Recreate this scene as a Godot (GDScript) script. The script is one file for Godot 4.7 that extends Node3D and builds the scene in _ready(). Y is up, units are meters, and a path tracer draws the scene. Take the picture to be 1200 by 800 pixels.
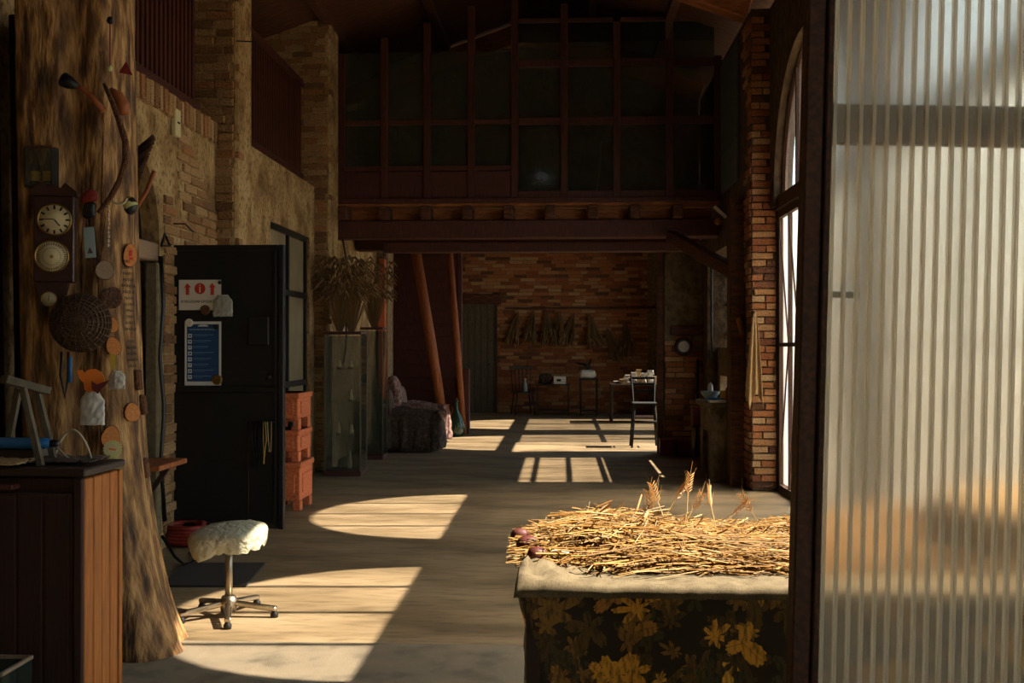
extends Node3D

# ---------------------------------------------------------------- mesh builder
class B:
	var st := SurfaceTool.new()
	var o := Vector3.ZERO
	func _init(origin := Vector3.ZERO):
		o = origin
		st.begin(Mesh.PRIMITIVE_TRIANGLES)
		st.set_smooth_group(-1)
		st.set_color(Color.WHITE)
	func smooth(on := true) -> B:
		st.set_smooth_group(0 if on else -1)
		return self
	func color(c: Color) -> B:
		st.set_color(c)
		return self
	func vert(p: Vector3, uv: Vector2) -> void:
		st.set_uv(uv)
		st.add_vertex(p - o)
	func tri(a: Vector3, b: Vector3, c: Vector3, ua := Vector2.ZERO, ub := Vector2.ZERO, uc := Vector2.ZERO) -> void:
		vert(a, ua); vert(c, uc); vert(b, ub)
	func quad(a: Vector3, b: Vector3, c: Vector3, d: Vector3, u0 := Vector2(0, 1), u1 := Vector2(1, 1), u2 := Vector2(1, 0), u3 := Vector2(0, 0)) -> void:
		tri(a, b, c, u0, u1, u2)
		tri(a, c, d, u0, u2, u3)
	func box(c: Vector3, s: Vector3, bs := Basis.IDENTITY, bev := 0.0) -> B:
		var h := s * 0.5
		if bev <= 0.0:
			for ax in 3:
				for sg in [-1.0, 1.0]:
					var n := Vector3.ZERO; n[ax] = sg
					var u := Vector3.ZERO; u[(ax + 1) % 3] = 1.0
					var v := n.cross(u)
					var q := []
					for k in [[-1, -1], [1, -1], [1, 1], [-1, 1]]:
						q.append(c + bs * ((n + u * float(k[0]) + v * float(k[1])) * h))
					quad(q[0], q[1], q[2], q[3])
			return self
		bev = minf(bev, minf(h.x, minf(h.y, h.z)) * 0.9)
		var corner := {}
		for x in [-1, 1]:
			for y in [-1, 1]:
				for z in [-1, 1]:
					var sg := Vector3(x, y, z)
					for ax in 3:
						var p := h * sg - sg * bev
						p[ax] = h[ax] * sg[ax]
						corner[[x, y, z, ax]] = c + bs * p
		for ax in 3:
			var a1 := (ax + 1) % 3
			var a2 := (ax + 2) % 3
			for s0 in [-1, 1]:
				var q := []
				for k in [[-1, -1], [1, -1], [1, 1], [-1, 1]]:
					var key := [0, 0, 0, ax]
					key[ax] = s0; key[a1] = k[0]; key[a2] = k[1]
					q.append(corner[key])
				if s0 > 0:
					quad(q[0], q[1], q[2], q[3])
				else:
					quad(q[3], q[2], q[1], q[0])
			for s1 in [-1, 1]:
				for s2 in [-1, 1]:
					var ka := [0, 0, 0, a1]; var kb := [0, 0, 0, a1]; var kc := [0, 0, 0, a2]; var kd := [0, 0, 0, a2]
					for k in [ka, kb, kc, kd]:
						k[a1] = s1; k[a2] = s2
					ka[ax] = -1; kb[ax] = 1; kc[ax] = 1; kd[ax] = -1
					if s1 * s2 > 0:
						quad(corner[kd], corner[kc], corner[kb], corner[ka])
					else:
						quad(corner[ka], corner[kb], corner[kc], corner[kd])
		for x in [-1, 1]:
			for y in [-1, 1]:
				for z in [-1, 1]:
					if x * y * z > 0:
						tri(corner[[x, y, z, 0]], corner[[x, y, z, 1]], corner[[x, y, z, 2]])
					else:
						tri(corner[[x, y, z, 2]], corner[[x, y, z, 1]], corner[[x, y, z, 0]])
		return self
	# a box between two points, w across (horizontal) and t thick
	func bar(a: Vector3, b: Vector3, w: float, t: float, up := Vector3.UP, bev := 0.0) -> B:
		var z := (b - a).normalized()
		if absf(z.dot(up)) > 0.97:
			up = Vector3(0.0, 0.0, 1.0) if absf(z.z) < 0.9 else Vector3.RIGHT
		var x := up.cross(z).normalized()
		var y := z.cross(x)
		return box((a + b) * 0.5, Vector3(w, t, a.distance_to(b)), Basis(x, y, z), bev)
	func tube(pts: Array, rad, sides := 8, cap := true) -> B:
		var n := pts.size()
		var rings := []
		var t0: Vector3 = (pts[1] - pts[0]).normalized()
		var u: Vector3 = t0.cross(Vector3.UP if absf(t0.y) < 0.9 else Vector3.RIGHT).normalized()
		var run := 0.0
		var lens := []
		for i in n:
			var a: Vector3 = pts[maxi(i - 1, 0)]
			var b: Vector3 = pts[mini(i + 1, n - 1)]
			var t := (b - a).normalized()
			u = (u - t * u.dot(t)).normalized()
			var v := t.cross(u)
			var r: float = rad[i] if rad is Array else rad
			var ring := []
			for k in sides:
				var an := TAU * k / sides
				ring.append(pts[i] + (u * cos(an) + v * sin(an)) * r)
			rings.append(ring)
			if i > 0:
				run += pts[i].distance_to(pts[i - 1])
			lens.append(run)
		for i in n - 1:
			for k in sides:
				var k2 := (k + 1) % sides
				var x0 := float(k) / sides; var x1 := float(k + 1) / sides
				quad(rings[i][k], rings[i][k2], rings[i + 1][k2], rings[i + 1][k], Vector2(x0, lens[i]), Vector2(x1, lens[i]), Vector2(x1, lens[i + 1]), Vector2(x0, lens[i + 1]))
		if cap:
			for k in sides:
				var k2 := (k + 1) % sides
				tri(pts[0], rings[0][k2], rings[0][k])
				tri(pts[n - 1], rings[n - 1][k], rings[n - 1][k2])
		return self
	func lathe(prof: Array, segs: int, xf := Transform3D.IDENTITY) -> B:
		for i in prof.size() - 1:
			var p: Vector2 = prof[i]
			var q: Vector2 = prof[i + 1]
			for k in segs:
				var a0 := TAU * k / segs
				var a1 := TAU * (k + 1) / segs
				var A := xf * Vector3(p.x * cos(a0), p.y, -p.x * sin(a0))
				var Bb := xf * Vector3(p.x * cos(a1), p.y, -p.x * sin(a1))
				var C := xf * Vector3(q.x * cos(a1), q.y, -q.x * sin(a1))
				var D := xf * Vector3(q.x * cos(a0), q.y, -q.x * sin(a0))
				if p.x < 1e-5:
					tri(A, C, D)
				elif q.x < 1e-5:
					tri(A, Bb, C)
				else:
					quad(A, Bb, C, D, Vector2(float(k) / segs, float(i)), Vector2(float(k + 1) / segs, float(i)), Vector2(float(k + 1) / segs, i + 1.0), Vector2(float(k) / segs, i + 1.0))
		return self
	# polygon in local x,y extruded from z=0 to z=depth
	func prism(poly: Array, depth: float, xf := Transform3D.IDENTITY, back := true) -> B:
		var pp := PackedVector2Array(poly)
		if Geometry2D.is_polygon_clockwise(pp):
			pp.reverse()
		var idx := Geometry2D.triangulate_polygon(pp)
		for i in range(0, idx.size(), 3):
			var a := pp[idx[i]]; var b := pp[idx[i + 1]]; var c := pp[idx[i + 2]]
			if (b - a).cross(c - a) < 0:
				var t := b; b = c; c = t
			tri(xf * Vector3(a.x, a.y, depth), xf * Vector3(b.x, b.y, depth), xf * Vector3(c.x, c.y, depth), a, b, c)
			if back:
				tri(xf * Vector3(a.x, a.y, 0), xf * Vector3(c.x, c.y, 0), xf * Vector3(b.x, b.y, 0), a, c, b)
		for i in pp.size():
			var a := pp[i]; var b := pp[(i + 1) % pp.size()]
			quad(xf * Vector3(a.x, a.y, 0), xf * Vector3(b.x, b.y, 0), xf * Vector3(b.x, b.y, depth), xf * Vector3(a.x, a.y, depth))
		return self
	# rounded cushion-like solid (superellipsoid), roughened by noise
	func cushion(c: Vector3, s: Vector3, p := 0.5, bs := Basis.IDENTITY, amp := 0.0, freq := 6.0, sd := 1, nu := 28, nv := 16) -> B:
		var nz := FastNoiseLite.new()
		nz.seed = sd; nz.frequency = freq; nz.fractal_octaves = 2
		var g := []
		for j in nv + 1:
			var row := []
			var ph := -PI / 2 + PI * j / nv
			for i in nu:
				var th := TAU * i / nu
				var d := Vector3(spw(cos(ph), p) * spw(cos(th), p), spw(sin(ph), p), -spw(cos(ph), p) * spw(sin(th), p))
				var q := d * s * 0.5
				q += d.normalized() * nz.get_noise_3dv(q + c) * amp
				row.append(c + bs * q)
			g.append(row)
		for j in nv:
			for i in nu:
				var i2 := (i + 1) % nu
				var us := [Vector2(float(i) / nu, float(j) / nv), Vector2(float(i + 1) / nu, float(j) / nv), Vector2(float(i + 1) / nu, float(j + 1) / nv), Vector2(float(i) / nu, float(j + 1) / nv)]
				if j == 0:
					tri(g[j][i], g[j + 1][i2], g[j + 1][i], us[0], us[2], us[3])
				elif j == nv - 1:
					tri(g[j][i], g[j][i2], g[j + 1][i], us[0], us[1], us[3])
				else:
					quad(g[j][i], g[j][i2], g[j + 1][i2], g[j + 1][i], us[0], us[1], us[2], us[3])
		return self
	static func spw(x: float, p: float) -> float:
		return signf(x) * pow(absf(x), p)
	# a grid of points [row][col], seen from its front with columns running right and rows running up
	func sheet(g: Array, both := 0.0) -> B:
		var nr := g.size(); var nc: int = g[0].size()
		for j in nr - 1:
			for i in nc - 1:
				quad(g[j][i], g[j][i + 1], g[j + 1][i + 1], g[j + 1][i], Vector2(float(i) / (nc - 1), 1.0 - float(j) / (nr - 1)), Vector2(float(i + 1) / (nc - 1), 1.0 - float(j) / (nr - 1)), Vector2(float(i + 1) / (nc - 1), 1.0 - float(j + 1) / (nr - 1)), Vector2(float(i) / (nc - 1), 1.0 - float(j + 1) / (nr - 1)))
		if both > 0.0:
			var h := []
			for j in nr:
				var row := []
				for i in nc:
					var a: Vector3 = g[j][mini(i + 1, nc - 1)] - g[j][maxi(i - 1, 0)]
					var b: Vector3 = g[mini(j + 1, nr - 1)][i] - g[maxi(j - 1, 0)][i]
					row.append(g[j][i] - a.cross(b).normalized() * both)
				h.append(row)
			for j in nr - 1:
				for i in nc - 1:
					quad(h[j][i + 1], h[j][i], h[j + 1][i], h[j + 1][i + 1])
			for i in nc - 1:
				quad(h[0][i], h[0][i + 1], g[0][i + 1], g[0][i])
				quad(g[nr - 1][i], g[nr - 1][i + 1], h[nr - 1][i + 1], h[nr - 1][i])
			for j in nr - 1:
				quad(h[j][0], g[j][0], g[j + 1][0], h[j + 1][0])
				quad(g[j][nc - 1], h[j][nc - 1], h[j + 1][nc - 1], g[j + 1][nc - 1])
		return self
	func mesh() -> ArrayMesh:
		st.generate_normals()
		st.index()
		return st.commit()

# ---------------------------------------------------------------- scene helpers
var taken := {}
var rng := RandomNumberGenerator.new()
var cam: Camera3D
var M := {}

func numbered(called: String) -> String:
	if not taken.has(called):
		taken[called] = 0
		return called
	taken[called] += 1
	return "%s_%03d" % [called, taken[called]]

func tag(n: Node3D, label := "", category := "", group := "", kind := "") -> Node3D:
	if label: n.set_meta("label", label)
	if category: n.set_meta("category", category)
	if group: n.set_meta("group", group)
	if kind: n.set_meta("kind", kind)
	return n

func thing(called: String, label: String, category: String, at := Vector3.ZERO, group := "") -> Node3D:
	var n := Node3D.new()
	n.name = numbered(called)
	add_child(n)
	n.position = at
	return tag(n, label, category, group)

func setting(called: String, at := Vector3.ZERO) -> Node3D:
	var n := Node3D.new()
	n.name = numbered(called)
	add_child(n)
	n.position = at
	n.set_meta("kind", "structure")
	return n

# commits a builder as one named mesh under a parent; a builder is made with mk(parent)
func part(called: String, b: B, m: Material, parent: Node3D, label := "") -> MeshInstance3D:
	return part_mesh(called, b.mesh(), m, parent, label)

func part_mesh(called: String, me: Mesh, m: Material, parent: Node3D, label := "") -> MeshInstance3D:
	var i := MeshInstance3D.new()
	i.mesh = me
	i.material_override = m
	i.name = numbered(called) if parent == self else called
	parent.add_child(i, true)
	if label: i.set_meta("label", label)
	return i

# world origin of a (possibly nested) parent; nothing is turned before its parts are made
func org(n: Node3D) -> Vector3:
	var p := Vector3.ZERO
	while n != self and n != null:
		p += n.position
		n = n.get_parent() as Node3D
	return p

func mk(n: Node3D = null) -> B:
	return B.new(org(n) if n else Vector3.ZERO)

# a thing that is one mesh, its node at its base
func solo(called: String, at: Vector3, b: B, m: Material, label: String, category: String, group := "") -> MeshInstance3D:
	var i := part(called, b, m, self)
	i.position = at
	tag(i, label, category, group)
	return i

func copy_of(n: Node3D, at: Vector3, turn := 0.0, label := "") -> Node3D:
	var base := n.name.rstrip("0123456789").trim_suffix("_")
	var c := n.duplicate() as Node3D
	c.name = numbered(base)
	add_child(c)
	c.position = at
	c.rotation.y = turn
	if label: c.set_meta("label", label)
	return c

# pixel of the photograph -> point at depth d (along -Z), on the floor, or on a plane x = X
func ray(px: float, py: float) -> Vector3:
	return cam.basis * Vector3((px - 600.0) / 1200.0, (400.0 - py) / 1200.0, -1.0)
func P(px: float, py: float, d: float) -> Vector3:
	var r := ray(px, py)
	return cam.position + r * (d / -r.z)
func G(px: float, py: float, h := 0.0) -> Vector3:
	var r := ray(px, py)
	return cam.position + r * ((h - cam.position.y) / r.y)
func W(px: float, py: float, X: float) -> Vector3:
	var r := ray(px, py)
	return cam.position + r * (X / r.x)

func rnd(a: float, b: float) -> float:
	return rng.randf_range(a, b)

# ---------------------------------------------------------------- materials
var tex_cache := {}
func ntex(sd: int, freq: float, cols: Array, offs: Array = [], oct := 4, kind := FastNoiseLite.TYPE_SIMPLEX_SMOOTH, size := 512) -> NoiseTexture2D:
	var key := str([sd, freq, cols, offs, oct, kind, size])
	if tex_cache.has(key):
		return tex_cache[key]
	var nz := FastNoiseLite.new()
	nz.seed = sd; nz.frequency = freq; nz.noise_type = kind; nz.fractal_octaves = oct
	var t := NoiseTexture2D.new()
	t.width = size; t.height = size
	t.seamless = true; t.seamless_blend_skirt = 0.2
	t.noise = nz
	if cols.size():
		var g := Gradient.new()
		var of := PackedFloat32Array(); var cc := PackedColorArray()
		for i in cols.size():
			of.append(offs[i] if offs.size() else float(i) / (cols.size() - 1))
			cc.append(cols[i])
		g.offsets = of; g.colors = cc
		t.color_ramp = g
	tex_cache[key] = t
	return t

func c8(r: int, g: int, b: int) -> Color:
	return Color8(r, g, b)

func mat(key: String, col: Color, rough := 0.8, metal := 0.0) -> StandardMaterial3D:
	var m := StandardMaterial3D.new()
	m.resource_name = key
	m.albedo_color = col
	m.roughness = rough
	m.metallic = metal
	M[key] = m
	return m

# layered noise over a surface: coarse colours, fine mottling, relief
func noisy(m: StandardMaterial3D, coarse: Texture2D, scale: Vector3, fine: Texture2D = null, fscale := Vector3.ONE, bump: Texture2D = null, bscale := 0.0, world := true) -> StandardMaterial3D:
	m.uv1_triplanar = true
	m.uv1_world_triplanar = world
	m.uv1_scale = scale
	m.albedo_texture = coarse
	if fine:
		m.detail_enabled = true
		m.detail_albedo = fine
		m.detail_blend_mode = BaseMaterial3D.BLEND_MODE_MUL
		m.detail_uv_layer = BaseMaterial3D.DETAIL_UV_2
		m.uv2_triplanar = true
		m.uv2_world_triplanar = world
		m.uv2_scale = fscale
	if bump:
		m.heightmap_enabled = true
		m.heightmap_texture = bump
		m.heightmap_scale = bscale
	return m

func make_materials() -> void:
	var fine := ntex(11, 0.02, [c8(175, 175, 175), c8(235, 235, 235), Color.WHITE], [0.0, 0.45, 1.0], 5)
	var grainy := ntex(12, 0.06, [c8(150, 150, 150), c8(240, 240, 240), Color.WHITE], [0.0, 0.5, 1.0], 4)
	var bumpy := ntex(13, 0.03, [], [], 5)
	var m: StandardMaterial3D
	# floors
	m = mat("smooth_concrete", Color.WHITE, 0.62)
	noisy(m, ntex(21, 0.008, [c8(88, 73, 51), c8(122, 105, 78), c8(139, 121, 93), c8(153, 135, 107)], [0.0, 0.35, 0.6, 1.0], 5), Vector3(0.16, 0.3, 0.5), ntex(22, 0.02, [c8(178, 172, 160), c8(240, 238, 232), Color.WHITE], [0.0, 0.4, 1.0], 5), Vector3(0.35, 0.5, 1.6), bumpy, 0.25)
	m = mat("rough_concrete", Color.WHITE, 0.9)
	noisy(m, ntex(23, 0.12, [c8(94, 83, 66), c8(134, 122, 100), c8(158, 146, 123)], [0.0, 0.5, 1.0], 3), Vector3(3.2, 3.2, 3.2), fine, Vector3(0.4, 0.4, 0.4), ntex(24, 0.15, [], [], 3), 0.3)
	m = mat("soil", Color.WHITE, 0.95)
	noisy(m, ntex(25, 0.02, [c8(120, 108, 84), c8(160, 146, 118)], [], 4), Vector3(0.2, 0.2, 0.2))
	# walls
	m = mat("old_plaster", Color.WHITE, 0.93)
	noisy(m, ntex(31, 0.011, [c8(112, 84, 50), c8(156, 126, 82), c8(180, 152, 106), c8(198, 176, 134)], [0.0, 0.36, 0.62, 1.0], 6), Vector3(0.45, 0.38, 0.45), ntex(32, 0.05, [c8(120, 108, 92), c8(225, 222, 214), Color.WHITE], [0.0, 0.42, 1.0], 5), Vector3(0.8, 0.6, 0.8), bumpy, 1.6)
	m = mat("mortar", Color.WHITE, 0.96)
	noisy(m, ntex(33, 0.03, [c8(82, 64, 42), c8(124, 104, 74), c8(146, 126, 94)], [], 5), Vector3(0.8, 0.8, 0.8), null, Vector3.ONE, bumpy, 1.0)
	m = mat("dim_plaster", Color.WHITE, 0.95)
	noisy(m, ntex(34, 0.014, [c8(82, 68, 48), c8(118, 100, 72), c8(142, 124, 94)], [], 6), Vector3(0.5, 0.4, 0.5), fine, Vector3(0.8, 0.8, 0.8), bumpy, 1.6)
	m = mat("brown_render", Color.WHITE, 0.95)
	noisy(m, ntex(35, 0.02, [c8(58, 42, 26), c8(90, 68, 44), c8(112, 88, 60)], [], 6), Vector3(0.6, 0.5, 0.6), fine, Vector3(0.8, 0.8, 0.8), bumpy, 1.4)
	var btones := [c8(190, 124, 76), c8(168, 102, 60), c8(200, 148, 98), c8(146, 90, 58), c8(208, 168, 122), c8(122, 80, 54)]
	for i in btones.size():
		m = mat("brick_%d" % i, btones[i], 0.93)
		noisy(m, ntex(36, 0.05, [c8(150, 140, 130), c8(225, 220, 215), Color.WHITE], [], 5), Vector3(2.2, 2.2, 2.2), null, Vector3.ONE, bumpy, 0.8)
	var ptones := [c8(176, 140, 96), c8(160, 122, 80), c8(186, 154, 110), c8(146, 108, 70), c8(170, 120, 78), c8(130, 98, 66)]
	for i in ptones.size():
		m = mat("smeared_brick_%d" % i, ptones[i], 0.95)
		noisy(m, ntex(36, 0.05, [c8(150, 140, 130), c8(225, 220, 215), Color.WHITE], [], 5), Vector3(2.2, 2.2, 2.2), null, Vector3.ONE, bumpy, 0.8)
	m = mat("clear_film", Color(0.78, 0.78, 0.72, 0.4), 0.15)
	m.transparency = BaseMaterial3D.TRANSPARENCY_ALPHA
	m = mat("brick_mixed", Color.WHITE, 0.93)
	m.vertex_color_use_as_albedo = true
	noisy(m, ntex(36, 0.05, [c8(150, 140, 130), c8(225, 220, 215), Color.WHITE], [], 5), Vector3(2.2, 2.2, 2.2), null, Vector3.ONE, bumpy, 0.8)
	# timber
	m = mat("trunk_wood", Color.WHITE, 0.8)
	noisy(m, ntex(41, 0.02, [c8(38, 23, 10), c8(118, 84, 46), c8(186, 146, 92), c8(212, 178, 126)], [0.0, 0.4, 0.64, 1.0], 5), Vector3(1.5, 0.32, 1.5), ntex(42, 0.04, [c8(110, 92, 74), c8(225, 215, 200), Color.WHITE], [0.0, 0.35, 1.0], 4), Vector3(3.0, 0.35, 3.0), ntex(43, 0.03, [], [], 5), 2.0)
	m = mat("pine_board", Color.WHITE, 0.55)
	noisy(m, ntex(44, 0.02, [c8(140, 74, 10), c8(174, 100, 16), c8(190, 118, 26)], [], 4), Vector3(4.0, 0.25, 4.0), ntex(45, 0.05, [c8(150, 130, 110), c8(235, 228, 220), Color.WHITE], [0.0, 0.3, 1.0], 4), Vector3(6.0, 0.3, 6.0))
	m = mat("dark_cabinet_wood", Color.WHITE, 0.85)
	noisy(m, ntex(46, 0.03, [c8(34, 16, 8), c8(50, 25, 13), c8(62, 33, 18)], [], 4), Vector3(4.0, 0.3, 4.0))
	m = mat("red_brown_timber", Color.WHITE, 0.6)
	noisy(m, ntex(47, 0.03, [c8(50, 18, 12), c8(72, 28, 18), c8(86, 38, 24)], [], 4), Vector3(2.0, 0.4, 2.0))
	m = mat("beam_timber", Color.WHITE, 0.75)
	noisy(m, ntex(48, 0.02, [c8(54, 28, 14), c8(92, 50, 24), c8(118, 68, 34)], [], 5), Vector3(0.4, 1.6, 1.6), fine, Vector3(1, 3, 3), bumpy, 0.8)
	m = mat("deck_timber", Color.WHITE, 0.75)
	noisy(m, ntex(49, 0.02, [c8(120, 66, 28), c8(158, 96, 46), c8(176, 116, 62)], [], 5), Vector3(0.3, 1.6, 1.6), fine, Vector3(1, 3, 3))
	m = mat("pole_wood", Color.WHITE, 0.65)
	noisy(m, ntex(50, 0.02, [c8(122, 60, 24), c8(160, 88, 38), c8(178, 106, 52)], [], 4), Vector3(2.5, 0.3, 2.5), fine, Vector3(3, 1, 3))
	m = mat("grey_door_wood", Color.WHITE, 0.85)
	noisy(m, ntex(51, 0.02, [c8(74, 66, 50), c8(98, 88, 68), c8(112, 102, 80)], [], 4), Vector3(3.0, 0.3, 3.0), fine, Vector3(2, 1, 2))
	m = mat("slice_wood", Color.WHITE, 0.8)
	noisy(m, ntex(52, 0.03, [c8(168, 96, 40), c8(196, 124, 62), c8(206, 142, 84)], [], 4), Vector3(5, 5, 5))
	m = mat("grey_slice_wood", Color.WHITE, 0.85)
	noisy(m, ntex(53, 0.03, [c8(120, 98, 78), c8(156, 132, 108)], [], 4), Vector3(5, 5, 5))
	m = mat("bark", Color.WHITE, 0.95)
	noisy(m, ntex(54, 0.06, [c8(48, 28, 14), c8(92, 56, 28), c8(118, 76, 40)], [], 4), Vector3(4, 2, 4), null, Vector3.ONE, bumpy, 1.5)
	m = mat("dark_stain_wood", c8(46, 28, 16), 0.55)
	m = mat("clock_case", Color.WHITE, 0.45)
	noisy(m, ntex(55, 0.03, [c8(44, 18, 12), c8(66, 30, 20)], [], 4), Vector3(6, 1, 6))
	# metals
	m = mat("rust_iron", Color.WHITE, 0.75)
	noisy(m, ntex(56, 0.05, [c8(42, 24, 14), c8(70, 42, 24), c8(96, 58, 32)], [], 4), Vector3(2, 2, 2))
	mat("black_metal", c8(14, 14, 13), 0.55)
	mat("iron", c8(22, 20, 18), 0.5, 0.3)
	mat("chrome", c8(190, 180, 162), 0.25, 1.0)
	mat("steel_tube", c8(150, 138, 120), 0.35, 1.0)
	mat("brass", c8(160, 128, 70), 0.35, 1.0)
	mat("rubber", c8(40, 36, 32), 0.85)
	mat("black_plastic", c8(18, 18, 18), 0.45)
	# glazing
	m = mat("clear_glass", Color(0.95, 0.97, 0.96, 0.05), 0.03)
	m.transparency = BaseMaterial3D.TRANSPARENCY_ALPHA
	m = mat("dark_glass", Color(0.22, 0.24, 0.2, 0.5), 0.06)
	m.transparency = BaseMaterial3D.TRANSPARENCY_ALPHA
	m = mat("hazy_glass", Color(0.86, 0.85, 0.8, 0.28), 0.18)
	m.transparency = BaseMaterial3D.TRANSPARENCY_ALPHA
	m = mat("case_glass", Color(0.2, 0.26, 0.22, 0.22), 0.03)
	m.transparency = BaseMaterial3D.TRANSPARENCY_ALPHA
	m = mat("frosted_sheet", Color(1.0, 0.99, 0.96, 0.04), 0.62)
	m.refraction_enabled = true
	m.refraction_scale = 0.022
	m = mat("milky_sheet", Color(0.98, 0.95, 0.88, 0.24), 0.26)
	m.refraction_enabled = true
	m.refraction_scale = 0.02
	m = mat("sheet_web", Color(1.0, 0.97, 0.88, 0.6), 0.5)
	m.transparency = BaseMaterial3D.TRANSPARENCY_ALPHA
	m.backlight_enabled = true
	m.backlight = Color(1, 0.98, 0.92)
	m = mat("beige_pane", Color.WHITE, 0.35)
	noisy(m, ntex(57, 0.01, [c8(120, 108, 82), c8(150, 138, 108)], [], 4), Vector3(0.6, 0.4, 0.6))
	m = mat("green_bottle_glass", Color(0.1, 0.22, 0.15, 0.8), 0.08)
	m.transparency = BaseMaterial3D.TRANSPARENCY_ALPHA
	# cloths and small stuff
	m = mat("straw", Color.WHITE, 0.55)
	m.vertex_color_use_as_albedo = true
	m.backlight_enabled = true
	m.backlight = Color(0.35, 0.28, 0.16)
	m = mat("dried_plant", Color.WHITE, 0.85)
	m.vertex_color_use_as_albedo = true
	m = mat("cream_and_sheen", Color.WHITE, 0.9)  # cream of the door jamb, also the sheen painted on the tablecloth top
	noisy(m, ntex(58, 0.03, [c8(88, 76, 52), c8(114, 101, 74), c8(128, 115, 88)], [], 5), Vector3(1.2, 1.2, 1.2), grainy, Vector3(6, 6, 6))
	m = mat("seat_cover", Color.WHITE, 0.8)
	noisy(m, ntex(59, 0.02, [c8(150, 146, 116), c8(192, 188, 160), c8(206, 204, 184)], [], 5), Vector3(2, 2, 2), null, Vector3.ONE, ntex(60, 0.02, [], [], 3), 1.2)
	m = mat("throw_cloth", Color.WHITE, 0.95)
	noisy(m, ntex(61, 0.05, [c8(60, 40, 36), c8(112, 78, 70), c8(160, 134, 122), c8(196, 178, 164)], [0.0, 0.4, 0.62, 1.0], 3, FastNoiseLite.TYPE_CELLULAR), Vector3(0.8, 0.8, 0.8), grainy, Vector3(3, 3, 3))
	m = mat("dark_throw_cloth", Color.WHITE, 0.95)
	noisy(m, ntex(62, 0.06, [c8(30, 21, 17), c8(84, 64, 50), c8(150, 128, 106)], [0.0, 0.55, 1.0], 3, FastNoiseLite.TYPE_CELLULAR), Vector3(0.7, 0.7, 0.7), grainy, Vector3(3, 3, 3))
	m = mat("towel", Color.WHITE, 0.95)
	noisy(m, ntex(63, 0.03, [c8(150, 118, 76), c8(186, 152, 106)], [], 4), Vector3(3, 1, 3))
	m = mat("terracotta", Color.WHITE, 0.85)
	noisy(m, ntex(64, 0.03, [c8(150, 74, 40), c8(180, 98, 58), c8(196, 120, 80)], [], 5), Vector3(2, 2, 2))
	m = mat("wicker", Color.WHITE, 0.8)
	noisy(m, ntex(65, 0.05, [c8(44, 28, 14), c8(74, 48, 24), c8(92, 62, 34)], [], 3), Vector3(5, 5, 5))
	m = mat("burlap", Color.WHITE, 0.95)
	noisy(m, ntex(66, 0.05, [c8(140, 110, 70), c8(182, 150, 104), c8(200, 172, 128)], [], 4), Vector3(1.5, 1.5, 1.5), grainy, Vector3(8, 8, 8))
	mat("white_paper", c8(206, 200, 186), 0.9)
	mat("white_enamel", c8(220, 216, 204), 0.35)
	mat("dial_cream", c8(206, 190, 148), 0.6)
	mat("ink", c8(18, 15, 12), 0.8)
	mat("red_ink", c8(186, 52, 24), 0.8)
	mat("orange_paint", c8(222, 116, 22), 0.6)
	mat("dark_red_paint", c8(92, 20, 16), 0.6)
	mat("red_plastic", c8(120, 28, 18), 0.5)
	mat("blue_plastic", c8(30, 100, 158), 0.4)
	mat("blue_print", c8(28, 68, 112), 0.7)
	mat("yellow_paint", c8(196, 160, 50), 0.6)
	mat("pale_green_paper", c8(196, 194, 128), 0.85)
	mat("pale_blue", c8(150, 172, 176), 0.6)
	mat("grey_blue_board", c8(84, 94, 96), 0.8)
	mat("onion_skin", c8(86, 36, 28), 0.6)
	mat("matt_black", c8(14, 12, 11), 0.95)
	mat("pale_cord", c8(188, 176, 148), 0.85)
	mat("switch_cream", c8(196, 186, 140), 0.6)
	mat("brush_bristle", c8(70, 44, 24), 0.9)

func _ready() -> void:
	rng.seed = 20240611
	# ------------------------------------------------ camera
	cam = Camera3D.new()
	cam.name = "camera"
	cam.fov = rad_to_deg(2.0 * atan(400.0 / 1200.0))
	cam.near = 0.05
	cam.far = 200.0
	cam.basis = Basis(Vector3.UP, atan(57.0 / 1200.0)) * Basis(Vector3.RIGHT, atan(6.0 / 1200.0))
	cam.position = Vector3(0, 1.45, 0)
	add_child(cam)
	cam.current = true
	# ------------------------------------------------ sky, sun, exposure
	var env := Environment.new()
	var psm := ProceduralSkyMaterial.new()
	psm.sky_top_color = Color(0.62, 0.72, 0.80)
	psm.sky_horizon_color = Color(0.88, 0.90, 0.88)
	psm.ground_horizon_color = Color(0.62, 0.58, 0.5)
	psm.ground_bottom_color = Color(0.45, 0.4, 0.32)
	psm.sky_energy_multiplier = 1.8
	var sky := Sky.new()
	sky.sky_material = psm
	env.background_mode = Environment.BG_SKY
	env.sky = sky
	env.tonemap_mode = Environment.TONE_MAPPER_LINEAR
	env.tonemap_exposure = 1.1
	env.sdfgi_enabled = true
	env.ssao_enabled = true
	env.ssil_enabled = true
	var we := WorldEnvironment.new()
	we.name = "environment"
	we.environment = env
	add_child(we)
	var sun := DirectionalLight3D.new()
	sun.name = "sun"
	sun.light_color = Color(1.0, 0.935, 0.845)
	sun.light_energy = 6.2
	sun.light_angular_distance = 0.5
	sun.shadow_enabled = true
	sun.sky_mode = DirectionalLight3D.SKY_MODE_LIGHT_ONLY
	sun.basis = Basis.looking_at(Vector3(-3.07, -2.945, 0.14), Vector3.UP)
	add_child(sun)
	make_materials()
	build_shell()
	build_arches()
	build_left_wall()
	build_mezzanine()
	build_back()
	build_foreground()
	build_trunk()
	build_left_things()
	build_hall_things()

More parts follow.
